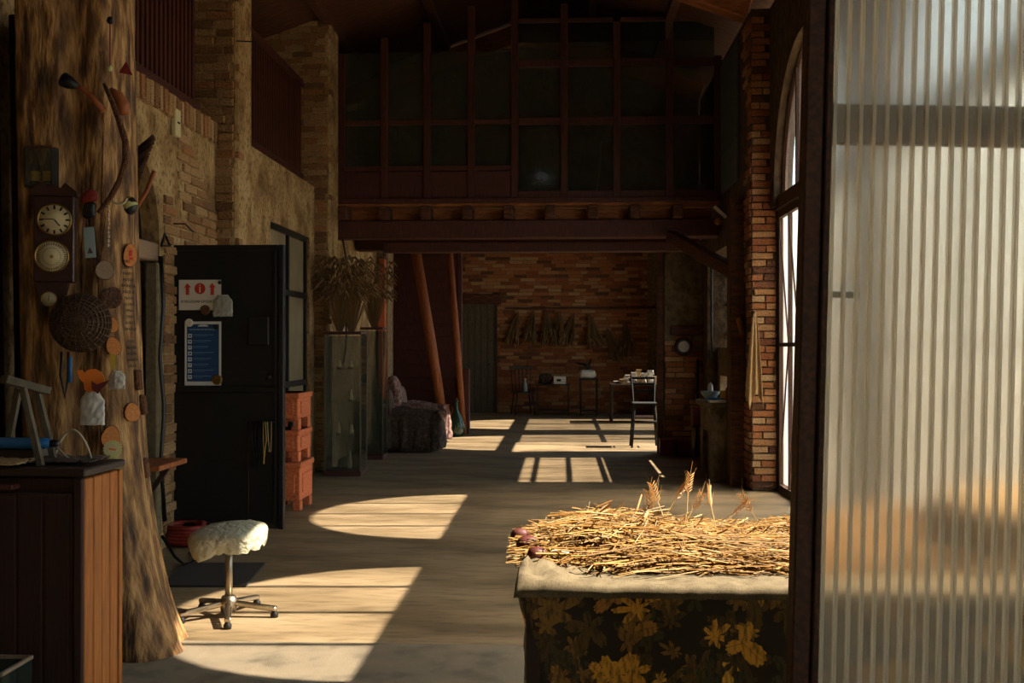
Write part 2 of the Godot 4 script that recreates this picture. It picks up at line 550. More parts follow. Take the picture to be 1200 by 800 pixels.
# ---------------------------------------------------------------- bricks
var brick_meshes := []
func brick_mesh(k: int) -> ArrayMesh:
	if brick_meshes.is_empty():
		for i in 5:
			var b := B.new()
			var j := func(): return Vector3(rnd(-0.004, 0.004), rnd(-0.003, 0.003), rnd(-0.002, 0.003))
			var f := []; var s := []; var r := []
			for q in [Vector2(-0.5, -0.5), Vector2(0.5, -0.5), Vector2(0.5, 0.5), Vector2(-0.5, 0.5)]:
				f.append(Vector3(q.x * 0.236, q.y * 0.05, 0.016) + j.call())
				s.append(Vector3(q.x * 0.25, q.y * 0.06, 0.008) + j.call() * 0.5)
				r.append(Vector3(q.x * 0.25, q.y * 0.06, -0.02))
			b.quad(f[0], f[1], f[2], f[3])
			for e in 4:
				var e2 := (e + 1) % 4
				b.quad(s[e], s[e2], f[e2], f[e])
				b.quad(r[e], r[e2], s[e2], s[e])
			brick_meshes.append(b.mesh())
	return brick_meshes[k % 5]

# a face of running-bond brickwork: u runs along the wall, n points out of it
func brick_face(parent: Node3D, origin: Vector3, u: Vector3, n: Vector3, w: float, h: float, bl: float, bh: float, keep: Callable, first = null, joint := 0.012, family := "brick_%d") -> void:
	var list := []
	var rows := int(h / (bh + joint))
	for r in rows:
		var x := -bl * (0.5 if r % 2 else 0.0) + rnd(-0.02, 0.02)
		while x < w - 0.03:
			var ln := bl * rnd(0.86, 1.1)
			if rnd(0, 1) < 0.12:
				ln = bl * 0.5
			var x0 := maxf(x, 0.0); var x1 := minf(x + ln, w)
			x += ln + joint
			if x1 - x0 < 0.04:
				continue
			var c := Vector2((x0 + x1) / 2, (r + 0.5) * (bh + joint))
			if keep.call(c):
				list.append([c, x1 - x0, rnd(0, 1), rnd(-0.004, 0.006), rnd(-0.012, 0.012), rng.randi_range(0, 99)])
	if first != null:
		list.sort_custom(func(a, b): return first.call(a[0]) < first.call(b[0]))
	var rest: B = null
	var tones := [0, 0, 1, 1, 2, 2, 3, 0, 4, 5]
	var up := Vector3.UP
	for i in list.size():
		var e: Array = list[i]
		var tone: int = tones[e[5] % 10]
		var pos: Vector3 = origin + u * e[0].x + up * e[0].y + n * e[3]
		var bs := Basis(u, up, n) * Basis(Vector3.BACK, e[4]) * Basis.from_scale(Vector3(e[1] / 0.25, bh / 0.06 * (0.94 + 0.1 * e[2]), 1.0))
		if i < 300:
			var mi := part_mesh("brick", brick_mesh(e[5]), M[family % tone], parent)
			mi.transform = Transform3D(bs, pos - org(parent))
		else:
			if rest == null:
				rest = mk(parent)
			rest.color((M[family % tone] as StandardMaterial3D).albedo_color.srgb_to_linear())
			rest.box(pos + n * -0.002, Vector3(e[1], bh, 0.036), Basis(u, up, n) * Basis(Vector3.BACK, e[4]))
	if rest:
		tag(part("brickwork", rest, M.brick_mixed, parent), "", "", "", "stuff")

# ---------------------------------------------------------------- shell
const XL := -2.85
const XR := 1.92
const ARCH := [-0.9, 5.7, 9.0, 15.61, 19.3]

func build_shell() -> void:
	var f := setting("floor")
	part("rough_slab", mk().box(Vector3(-1.9, -0.1, -1.24), Vector3(8.6, 0.2, 7.48)), M.rough_concrete, f)
	part("smooth_slab", mk().box(Vector3(-1.9, -0.1, -13.99), Vector3(8.6, 0.2, 18.02)), M.smooth_concrete, f)
	var g := part("ground", mk().box(Vector3(22.4, -0.16, -10), Vector3(40, 0.2, 70)), M.soil, self)
	tag(g, "", "", "", "structure")
	# right wall: comb-shaped outlines with the arched openings cut out; x of the outline is depth.
	# under the loft the wall is thicker
	var wr := setting("wall_right")
	for q in [[-2.5, 10.4, [9.0, 5.7, 2.4, -0.9], 2.1], [10.4, 14.2, [12.3], XR], [14.2, 23.0, [19.3, 15.61], 2.1]]:
		var pl := [Vector2(q[0], 0), Vector2(q[0], 4.85), Vector2(q[1], 4.85), Vector2(q[1], 0)]
		for c in q[2]:
			if c == 12.3:
				pl.append_array([Vector2(c + 1.2, 0), Vector2(c + 1.2, 2.62), Vector2(c - 1.2, 2.62), Vector2(c - 1.2, 0)])
				continue
			if c == 2.4:   # unseen open arch, narrowed so sun falls on the table and little else
				pl.append(Vector2(3.7, 0))
				for k in 17:
					var a := PI * k / 16.0
					pl.append(Vector2(3.05 + 0.65 * cos(a), 2.93 + 0.65 * sin(a)))
				pl.append(Vector2(2.4, 0))
				continue
			if c != 9.0:
				pl.append_array([Vector2(c + 1.4, 0)])
			else:
				pl.pop_back()
				pl.append(Vector2(q[1], 2.84))
			pl.append_array([Vector2(c + 1.4, 2.84), Vector2(c + 1.2, 2.84)] if c != 9.0 else [Vector2(c + 1.2, 2.84)])
			for k in 25:
				var a := PI * k / 24.0
				pl.append(Vector2(c + 1.2 * cos(a), 2.93 + 1.3 * sin(a)))
			pl.append_array([Vector2(c - 1.2, 2.84), Vector2(c - 1.4, 2.84), Vector2(c - 1.4, 0)])
		part("masonry", mk().prism(pl, 2.28 - q[3], Transform3D(Basis(Vector3(0, 0, -1), Vector3.UP, Vector3(1, 0, 0)), Vector3(q[3], 0, 0))), M.brown_render, wr)
	# brick reveal of the pier that ends the third arch, and its inner face
	brick_face(wr, Vector3(XR + 0.0, 0.02, -10.4), Vector3.RIGHT, Vector3(0, 0, 1), 0.24, 4.8, 0.25, 0.06, func(c): return c.x < 0.18 or c.y < 2.8)
	brick_face(wr, Vector3(XR, 0.02, -10.41), Vector3(0, 0, -1), Vector3(-1, 0, 0), 0.66, 4.8, 0.25, 0.06, func(c): return c.x < 0.28 + 0.2 * sin(c.y * 3.0))
	# parapet under the barred opening below the loft
	part("parapet", mk().box(Vector3(2.15, 0.43, -12.3), Vector3(0.2, 0.86, 2.4)).box(Vector3(2.15, 1.26, -12.3), Vector3(0.2, 0.36, 2.4)).box(Vector3(2.15, 0.96, -11.3), Vector3(0.2, 0.24, 0.4)).box(Vector3(2.15, 0.96, -13.4), Vector3(0.2, 0.24, 0.2)), M.dim_plaster, wr)
	# back wall
	var wb := setting("wall_back", Vector3(0, 0, -22.6))
	part("masonry", mk(wb).box(Vector3(-1.9, 2.6, -22.8), Vector3(8.6, 5.6, 0.4)), M.mortar, wb)
	brick_face(wb, Vector3(-2.55, 0.0, -22.6), Vector3.RIGHT, Vector3(0, 0, 1), 4.46, 3.75, 0.29, 0.066, func(c): return not (c.x < 0.98 and c.y < 2.55), func(c): return absf(c.y - 1.9) + absf(c.x - 2.7) * 0.45)
	# front wall behind the photographer and the far left wall of the gallery
	part("wall_front", mk().box(Vector3(-1.9, 2.9, 2.6), Vector3(8.6, 6.0, 0.2)), M.dim_plaster, self).set_meta("kind", "structure")
	part("wall_gallery", mk().box(Vector3(-6.1, 2.9, -10.2), Vector3(0.2, 6.2, 25.6)), M.dim_plaster, self).set_meta("kind", "structure")
	# roof
	var ce := setting("ceiling")
	var slope := 0.35
	var rx := -0.5
	var ry := 4.85 + (2.28 - rx) * slope
	for sd in [1.0, -1.0]:
		var x1: float = 2.9 if sd > 0 else -6.3
		var y1 := ry - absf(x1 - rx) * slope
		var b := mk()
		b.bar(Vector3((rx + x1) / 2, (ry + y1) / 2 + 0.3, 3.0), Vector3((rx + x1) / 2, (ry + y1) / 2 + 0.3, -23.2), sqrt(pow(x1 - rx, 2) + pow(y1 - ry, 2)), 0.12, Vector3(slope * sd, 1, 0).normalized())
		part("roof_slab", b, M.beam_timber, ce)
	for d in [0.5, 3.9, 7.2, 10.7, 14.3, 17.6, 20.9]:
		for sd in ([1.0, -1.0] if d < 4 or d > 13 else [1.0]):
			var x1: float = 1.95 if sd > 0 else -6.0
			var y1 := ry - absf(x1 - rx) * slope
			part("rafter", mk().bar(Vector3(rx, ry + 0.02, -d), Vector3(x1, y1 - 0.02, -d), 0.2, 0.26, Vector3.UP, 0.015), M.deck_timber, ce)
	for x in [1.3, 0.4, -0.5, -1.6, -2.7]:
		var y1 := ry - absf(x - rx) * slope + 0.18
		part("purlin", mk().bar(Vector3(x, y1, 2.5), Vector3(x, y1, -22.6), 0.1, 0.1), M.beam_timber, ce)

# ---------------------------------------------------------------- arched openings
func build_arches() -> void:
	for n in ARCH.size():
		var c: float = ARCH[n]
		# fanlight
		var w := setting("window_%d" % (n + 1), Vector3(2.2, 2.8, -c))
		part("transom", mk(w).box(Vector3(2.2, 2.872, -c), Vector3(0.12, 0.145, 2.78), Basis.IDENTITY, 0.01), M.rust_iron, w)
		var pts := []
		for k in 33:
			var a := PI * k / 32.0
			pts.append(Vector3(2.2, 2.945 + 1.28 * sin(a), -c + 1.18 * cos(a)))
		part("arched_frame", mk(w).tube(pts, 0.028, 6), M.rust_iron, w)
		var cuts := [-1.16, -0.6, 0.0, 0.6, 1.16]
		for k in 3:
			var z: float = cuts[k + 1]
			part("mullion", mk(w).box(Vector3(2.2, 2.945 + 0.54 * sqrt(1.18 * 1.18 - z * z), -c + z), Vector3(0.045, 1.08 * sqrt(1.18 * 1.18 - z * z), 0.042)), M.rust_iron, w)
		for k in 4:
			var q := [Vector2(cuts[k], 0)]
			for s in 9:
				var z: float = lerpf(cuts[k], cuts[k + 1], s / 8.0)
				q.append(Vector2(z, maxf(0.01, 1.08 * sqrt(maxf(0.0, 1.17 * 1.17 - z * z)))))
			q.append(Vector2(cuts[k + 1], 0))
			part("pane", mk(w).prism(q, 0.004, Transform3D(Basis(Vector3(0, 0, 1), Vector3.UP, Vector3(-1, 0, 0)), Vector3(2.205, 2.945, -c))), M.clear_glass, w)
		var dr := setting("door_%d" % (n + 2), Vector3(2.2, 0, -c))
		for e in [-1.385, 1.385]:
			part("jamb", mk(dr).box(Vector3(2.2, 1.4, -c + e), Vector3(0.07, 2.8, 0.06)), M.rust_iron, dr)
		if n != 3:
			part("meeting_strip", mk(dr).box(Vector3(2.175, 1.4, -c), Vector3(0.012, 2.78, 0.08)), M.rust_iron, dr)
		for leaf in [-1.0, 1.0]:
			if n == 3 and leaf > 0:
				# this leaf stands open, swung out against the outer wall
				var o := mk(dr)
				o.box(Vector3(2.9, 1.4, -c + 1.3), Vector3(1.2, 2.7, 0.05), Basis.IDENTITY, 0.01)
				part("open_leaf", o, M.rust_iron, dr)
				continue
			var m: Material = M.frosted_sheet if n < 3 else M.hazy_glass
			var z0: float = -c + leaf * 0.02
			var z3: float = -c + leaf * 1.36
			for z in [z0 + leaf * 0.025, lerpf(z0, z3, 0.34), lerpf(z0, z3, 0.67), z3 - leaf * 0.025]:
				part("stile", mk(dr).box(Vector3(2.2, 1.4, z), Vector3(0.05, 2.78, 0.045 if absf(z - z0) < 0.1 or absf(z - z3) < 0.1 else 0.026)), M.rust_iron, dr)
			for y in [0.04, 1.47, 2.765]:
				part("rail", mk(dr).box(Vector3(2.195, y, (z0 + z3) / 2), Vector3(0.05, 0.08 if y < 0.1 else 0.035 if y < 2 else 0.07, absf(z3 - z0))), M.rust_iron, dr)
			for k in 3:
				var za := lerpf(z0, z3, [0.02, 0.345, 0.675][k])
				var zb := lerpf(z0, z3, [0.335, 0.665, 0.98][k])
				for row in 2:
					var ya: float = [0.09, 1.49][row]
					var yb: float = [1.45, 2.74][row]
					part("pane", mk(dr).box(Vector3(2.215, (ya + yb) / 2, (za + zb) / 2), Vector3(0.006, yb - ya, absf(zb - za))), m, dr)
					# each row carries one slanting brace, meeting at the middle rail
					var near := maxf(za, zb); var far := minf(za, zb)
					var low := Vector3(2.18, ya, far if row == 0 else near)
					var top := Vector3(2.18, yb, near if row == 0 else far)
					part("brace", mk(dr).tube([low, top], 0.009, 5), M.rust_iron, dr)
	# barred opening below the loft
	var g := setting("window_6", Vector3(2.2, 1.44, -12.3))
	for k in 17:
		part("bar", mk(g).box(Vector3(2.2, 2.03, -11.2 - 0.1375 * k), Vector3(0.03, 1.18, 0.034)), M.iron, g)
	for y in [1.62, 2.0, 2.38]:
		part("cross_bar", mk(g).box(Vector3(2.18, y, -12.3), Vector3(0.02, 0.05, 2.4)), M.iron, g)
	part("pane", mk(g).box(Vector3(2.24, 2.03, -12.3), Vector3(0.005, 1.18, 2.4)), M.clear_glass, g)

func build_left_wall() -> void:
	var wl := setting("wall_left", Vector3(XL, 0, -10))
	var pl := [Vector2(-2.5, 0), Vector2(-2.5, 3.3), Vector2(22.6, 3.3), Vector2(22.6, 0), Vector2(11.5, 0), Vector2(11.5, 2.69), Vector2(9.94, 2.69), Vector2(9.94, 0)]
	pl.append_array([Vector2(7.15, 0), Vector2(7.15, 2.2)])
	for k in range(1, 17):
		var a := PI * k / 16.0
		pl.append(Vector2(6.45 + 0.7 * cos(a), 2.2 + 0.7 * sin(a)))
	pl.append(Vector2(5.75, 0))
	var xf := Transform3D(Basis(Vector3(0, 0, -1), Vector3.UP, Vector3(1, 0, 0)), Vector3(-3.2, 0, 0))
	part("masonry", mk(wl).prism(pl, 0.35, xf), M.old_plaster, wl)
	part("backing", mk(wl).box(Vector3(-3.25, 1.65, -10.05), Vector3(0.1, 3.3, 25.1)), M.dim_plaster, wl)
	part("gallery_floor", mk(wl).box(Vector3(-4.65, 3.22, -10.05), Vector3(2.7, 0.14, 25.1)), M.beam_timber, wl)
	# bare brickwork where the plaster has fallen
	brick_face(wl, Vector3(XL, 0.1, -7.22), Vector3(0, 0, -1), Vector3(1, 0, 0), 1.12, 2.98, 0.25, 0.06, func(c): return c.y < 2.62 + 0.3 * sin(c.x * 3.1 + 0.3) and not (c.x > 0.24 and c.x < 0.36) and (c.x > 0.3 or c.y < 2.5 - 0.6 * c.x), null, 0.012, "smeared_brick_%d")
	# upright bricks along the top edge
	for k in 30:
		var d := 5.9 + 0.082 * k
		var mi := part_mesh("coping_brick", brick_mesh(k), M["smeared_brick_%d" % [2, 4, 0, 2, 3][k % 5]], wl)
		mi.transform = Transform3D(Basis(Vector3(1, 0, 0), PI / 2 * 0.0) * Basis(Vector3(0, 1, 0), Vector3(0, 0, 1), Vector3(1, 0, 0)) * Basis.from_scale(Vector3(0.7, 1.1, 1.6)), Vector3(0.0, 3.21 + rnd(-0.012, 0.012), 10.0 - d))
	# engaged piers rising through the gallery
	for q in [[8.34, 8.74, "trim_1"], [11.75, 12.2, "trim_2"], [15.75, 16.2, "trim_3"]]:
		var p := setting(q[2], Vector3(-3.1, 0, -q[0]))
		part("masonry", mk(p).box(Vector3(-3.15, 2.65, -(q[0] + q[1]) / 2), Vector3(0.96, 5.3, q[1] - q[0]), Basis.IDENTITY, 0.02), M.old_plaster if q[0] < 15 else M.mortar, p)
		if q[0] < 15:
			brick_face(p, Vector3(-3.62, 0.05, -q[0]), Vector3.RIGHT, Vector3(0, 0, 1), 0.92, 5.2, 0.25, 0.06, func(c): return c.x > 0.46 and c.x < 0.88 + 0.05 * sin(c.y * 5.0) or c.y > 3.2 and c.x < 0.88, null, 0.012, "smeared_brick_%d")
			# broken brick ends along the lit corner
			brick_face(p, Vector3(-2.67, 0.05, -q[0]), Vector3(0, 0, -1), Vector3(1, 0, 0), q[1] - q[0], 5.2, 0.25, 0.06, func(c): return c.x < 0.05 + 0.035 * sin(c.y * 9.0), null, 0.012, "smeared_brick_%d")
	# balustrades of the gallery
	for q in [[4.6, 8.3, "dark red slatted balustrade above the arched recess in the plaster wall", 0], [8.8, 11.7, "dark red slatted balustrade between the two plastered brick piers", 1]]:
		var t := thing("balustrade", q[2], "balustrade", Vector3(-3.0, 3.3, -q[0]), "gallery balustrades")
		var n := int((q[1] - q[0]) / 0.085)
		for k in n:
			part("slat", mk(t).box(Vector3(-3.0, 3.94, -q[0] - 0.04 - 0.085 * k), Vector3(0.022, 1.04, 0.045)), M.red_brown_timber, t)
		part("top_rail", mk(t).box(Vector3(-3.0, 4.49, -(q[0] + q[1]) / 2), Vector3(0.07, 0.08, q[1] - q[0]), Basis.IDENTITY, 0.008), M.red_brown_timber, t)
		part("bottom_rail", mk(t).box(Vector3(-3.0, 3.4, -(q[0] + q[1]) / 2), Vector3(0.07, 0.1, q[1] - q[0]), Basis.IDENTITY, 0.008), M.red_brown_timber, t)
	# arched doorway: olive plank door, lintel board and dark fanlight
	var d1 := setting("door_1", Vector3(-2.98, 0, -6.45))
	for k in 7:
		part("plank", mk(d1).box(Vector3(-2.98, 1.02, -5.85 - 0.2 * k), Vector3(0.035 + 0.003 * (k % 2), 2.04, 0.194), Basis.IDENTITY, 0.004), M.grey_door_wood, d1)
	part("lintel", mk(d1).box(Vector3(-2.93, 2.12, -6.45), Vector3(0.15, 0.13, 1.4), Basis.IDENTITY, 0.01), M.grey_slice_wood, d1)
	part("jamb", mk(d1).box(Vector3(-2.87, 1.02, -7.1), Vector3(0.09, 2.04, 0.09), Basis.IDENTITY, 0.01), M.cream_and_sheen, d1)
	var fan := []
	for k in 17:
		fan.append(Vector2(0.68 * cos(PI * k / 16.0), 0.68 * sin(PI * k / 16.0)))
	part("pane", mk(d1).prism(fan, 0.01, Transform3D(Basis(Vector3(0, 0, -1), Vector3.UP, Vector3(1, 0, 0)), Vector3(-2.98, 2.2, -6.45))), M.black_plastic, d1)
	for k in range(1, 4):
		var a := PI * k / 4.0
		part("fan_bar", mk(d1).bar(Vector3(-2.96, 2.2, -6.45), Vector3(-2.96, 2.2 + 0.66 * sin(a), -6.45 - 0.66 * cos(a)), 0.03, 0.03), M.dark_stain_wood, d1)
	# tall glazed door further along
	var d2 := setting("door_2", Vector3(-2.92, 0, -10.72))
	for z in [9.97, 10.72, 11.47]:
		part("stile", mk(d2).box(Vector3(-2.9, 1.34, -z), Vector3(0.05, 2.66, 0.05)), M.iron, d2)
	var ys := [0.03, 1.05, 2.02, 2.66]
	for y in ys:
		part("rail", mk(d2).box(Vector3(-2.895, y, -10.72), Vector3(0.05, 0.06, 1.54)), M.iron, d2)
	for k in 3:
		for s in 2:
			part("pane", mk(d2).box(Vector3(-2.91, (ys[k] + ys[k + 1]) / 2, -10.345 - 0.75 * s), Vector3(0.008, ys[k + 1] - ys[k] - 0.06, 0.7)), M.beige_pane, d2)
	# black cable draped down the rear pier
	var cb := []
	for k in 14:
		var f := k / 13.0
		cb.append(Vector3(-2.64 + 0.02 * sin(f * 9.0), 2.75 - 1.5 * f, -12.3 - 0.25 * sin(f * PI)))
	solo("wall_cable", Vector3(-2.64, 1.25, -12.3), B.new(Vector3(-2.64, 1.25, -12.3)).smooth().tube(cb, 0.012, 6), M.black_plastic, "black cable hanging down behind the dried wheat bunches", "cable")
	# small cream switch box on the plaster
	var sp := W(203, 144, XL)
	var sw := thing("switch_box", "small cream rectangular box fixed high on the plaster wall", "box", sp)
	part("body", mk(sw).box(sp + Vector3(0.02, 0, 0), Vector3(0.04, 0.2, 0.1), Basis.IDENTITY, 0.006), M.switch_cream, sw)
	part("slot", mk(sw).box(sp + Vector3(0.042, 0.0, 0), Vector3(0.006, 0.012, 0.04)), M.ink, sw)

func build_mezzanine() -> void:
	var D := 12.25
	var t := thing("loft", "dark timber loft floor on heavy beams spanning the hall", "loft", Vector3(-0.4, 2.75, -13.2))
	var x0 := -2.82; var x1 := 1.88
	part("front_beam", mk(t).box(Vector3((x0 + x1) / 2, 2.865, -D - 0.12), Vector3(x1 - x0, 0.22, 0.24), Basis.IDENTITY, 0.015), M.red_brown_timber, t)
	part("rear_beam", mk(t).box(Vector3((x0 + x1) / 2, 2.87, -14.1), Vector3(x1 - x0, 0.2, 0.22), Basis.IDENTITY, 0.015), M.red_brown_timber, t)
	part("lower_beam", mk(t).box(Vector3(-0.2, 2.68, -D - 0.4), Vector3(4.0, 0.13, 0.16), Basis.IDENTITY, 0.012), M.red_brown_timber, t)
	for k in 9:
		var x := -2.62 + 0.5 * k
		part("joist", mk(t).box(Vector3(x, 3.055, -13.18), Vector3(0.12, 0.16, 2.06), Basis.IDENTITY, 0.012), M.beam_timber, t)
	for k in 11:
		part("deck_board", mk(t).box(Vector3((x0 + x1) / 2, 3.155 + 0.002 * (k % 2), -D - 0.09 - 0.186 * k), Vector3(x1 - x0, 0.036, 0.18)), M.deck_timber, t)
	for k in 9:
		part("infill_board", mk(t).box(Vector3(-2.37 + 0.5 * k, 3.05, -D - 0.16), Vector3(0.36, 0.13, 0.03), Basis.IDENTITY, 0.006), M.deck_timber, t)
	part("fascia", mk(t).box(Vector3((x0 + x1) / 2, 3.2, -D + 0.01), Vector3(x1 - x0, 0.06, 0.05), Basis.IDENTITY, 0.006), M.red_brown_timber, t)
	# glazed screen on the loft edge
	var s := thing("glazed_screen", "tall dark red framed glass screen standing on the loft edge", "glass screen", Vector3(-0.4, 3.22, -D))
	var zf := -D - 0.03
	var col := func(px: float) -> float: return P(px, 230, D).x
	var row := func(py: float) -> float: return P(620, py, D).y
	var yb := 3.23
	var top := 5.6
	var lx := [400.0, 450.0, 500.0, 552.0, 603.0]
	var rx := [603.0, 661.0, 723.0, 785.0, 842.0]
	var ymid: float = row.call(142); var ypan: float = row.call(196); var yr: float = row.call(74); var yu: float = row.call(24)
	for px in lx + rx.slice(1):
		var x: float = col.call(px)
		var h: float = minf(top, 5.74 - absf(x + 0.5) * 0.35)
		part("mullion", mk(s).box(Vector3(x, (yb + h) / 2, zf), Vector3(0.085, h - yb, 0.08), Basis.IDENTITY, 0.008), M.red_brown_timber, s)
	for i in 4:
		var a: float = col.call(lx[i]) + 0.045; var b: float = col.call(lx[i + 1]) - 0.045
		for y in [ymid, ypan]:
			part("rail", mk(s).box(Vector3((a + b) / 2, y, zf), Vector3(b - a, 0.06, 0.06), Basis.IDENTITY, 0.006), M.red_brown_timber, s)
		part("bottom_panel", mk(s).box(Vector3((a + b) / 2, (yb + ypan) / 2 - 0.02, zf), Vector3(b - a, ypan - yb - 0.04, 0.03)), M.red_brown_timber, s)
		for q in [[ypan + 0.03, ymid - 0.03], [ymid + 0.03, 5.0]]:
			part("pane", mk(s).box(Vector3((a + b) / 2, (q[0] + q[1]) / 2, zf), Vector3(b - a, q[1] - q[0], 0.006)), M.dark_glass, s)
		a = col.call(rx[i]) + 0.045; b = col.call(rx[i + 1]) - 0.045
		for y in [yb + 0.04, ymid, yr, yu]:
			part("rail", mk(s).box(Vector3((a + b) / 2, y, zf), Vector3(b - a, 0.09 if y != yu else 0.05, 0.06), Basis.IDENTITY, 0.006), M.red_brown_timber, s)
		for q in [[yb + 0.085, ymid - 0.045], [ymid + 0.045, yr - 0.045], [yr + 0.045, yu - 0.025], [yu + 0.025, 5.1]]:
			part("pane", mk(s).box(Vector3((a + b) / 2, (q[0] + q[1]) / 2, zf), Vector3(b - a, q[1] - q[0], 0.006)), M.dark_glass, s)
	# behind the glass: rear wall of the loft room and a few stored things
	part("wall_loft", mk().box(Vector3(-0.47, 4.4, -14.26), Vector3(4.75, 2.4, 0.08)), M.dim_plaster, self).set_meta("kind", "structure")
	var bx := P(806, 220, 12.9)
	solo("storage_box", Vector3(bx.x, 3.18, bx.z), B.new(Vector3(bx.x, 3.18, bx.z)).box(Vector3(bx.x, 3.32, bx.z), Vector3(0.42, 0.28, 0.3), Basis.IDENTITY, 0.01), M.burlap, "tan cardboard box on the loft floor behind the glass", "box")
	var pa := P(705, 165, 12.8); var pb := P(697, 226, 12.6)
	solo("loft_pole", Vector3(pb.x, 3.18, pb.z), B.new(Vector3(pb.x, 3.18, pb.z)).smooth().tube([Vector3(pb.x, 3.18, pb.z), (pa + pb) / 2 + Vector3(0.02, 0, 0), pa], 0.016, 6), M.pale_cord, "thin pale curved stick leaning behind the loft glass", "stick")
	# blue-grey board beside the screen on the right wall
	solo("wall_board", Vector3(1.905, 3.25, -11.6), B.new(Vector3(1.905, 3.25, -11.6)).box(Vector3(1.9, 4.0, -11.62), Vector3(0.03, 1.5, 1.1), Basis.IDENTITY, 0.004).box(Vector3(1.88, 3.72, -11.62), Vector3(0.02, 0.04, 1.1)), M.grey_blue_board, "dull blue-grey board on the wall beside the loft screen", "board")
	# work lamp clamped under the loft edge
	var lp := P(848, 256, 12.0)
	var la := thing("work_lamp", "small work lamp with a tilted white flap under the loft edge", "lamp", lp)
	part("socket", mk(la).smooth().tube([P(839, 262, 12.0), P(846, 255, 12.0)], [0.035, 0.05], 10), M.deck_timber, la)
	part("flap", mk(la).box(P(848, 252, 12.0), Vector3(0.3, 0.012, 0.16), Basis(Vector3.BACK, -0.75), 0.003), M.white_enamel, la)
	part("arm", mk(la).smooth().tube([P(846, 254, 12.0), Vector3(lp.x + 0.02, 2.9, -12.28)], 0.012, 6), M.iron, la)

func stalks(b: B, base: Vector3, dir: Vector3, spread: float, ln: float, n: int, thick: float, heads: bool) -> void:
	for k in n:
		var dv := (dir + Vector3(rnd(-1, 1), rnd(-1, 1), rnd(-1, 1)) * spread).normalized()
		var l := ln * rnd(0.65, 1.1)
		var g := rnd(0.6, 1.2)
		b.color(Color(0.22 * g, 0.13 * g, 0.05 * g))
		var a := base + Vector3(rnd(-1, 1), rnd(-0.5, 0.5), rnd(-0.5, 0.5)) * 0.02
		var e := a + dv * l
		e.z = maxf(e.z, -22.54); a.z = maxf(a.z, -22.55)
		b.tube([a, (a + e) / 2 + Vector3(rnd(-1, 1), rnd(-1, 1), rnd(-1, 1)) * 0.03, e], [thick, thick, thick * 0.7], 3, false)
		if heads:
			b.tube([e, e + dv * 0.035 + Vector3(0, -0.005, 0), e + dv * 0.09 + Vector3(0, -0.02, 0)], [thick, thick * 3.2, thick * 0.6], 4, false)

func spindle_chair(called: String, label: String, wood: Material, sh: float, bh: float, w: float) -> Node3D:
	var t := thing(called, label, "chair")
	part("seat", mk(t).cushion(Vector3(0, sh, 0), Vector3(w, 0.045, w * 0.95), 0.35), wood, t)
	for x in [-1.0, 1.0]:
		for z in [-1.0, 1.0]:
			part("leg", mk(t).smooth().tube([Vector3(x * w * 0.36, sh - 0.01, z * w * 0.33), Vector3(x * w * 0.47, 0.0, z * w * 0.46)], [0.018, 0.014], 8), wood, t)
	part("stretcher", mk(t).smooth().tube([Vector3(-w * 0.42, sh * 0.4, 0), Vector3(w * 0.42, sh * 0.4, 0)], 0.011, 6), wood, t)
	var n := 6
	for k in n:
		var f := lerpf(-0.42, 0.42, k / float(n - 1))
		part("spindle", mk(t).smooth().tube([Vector3(f * w, sh + 0.01, -w * 0.4), Vector3(f * w * 1.1, bh - 0.02, -w * 0.56)], 0.010, 6), wood, t)
	part("crest_rail", mk(t).bar(Vector3(-w * 0.54, bh, -w * 0.57), Vector3(w * 0.54, bh, -w * 0.57), 0.025, 0.07, Vector3.UP, 0.008), wood, t)
	return t

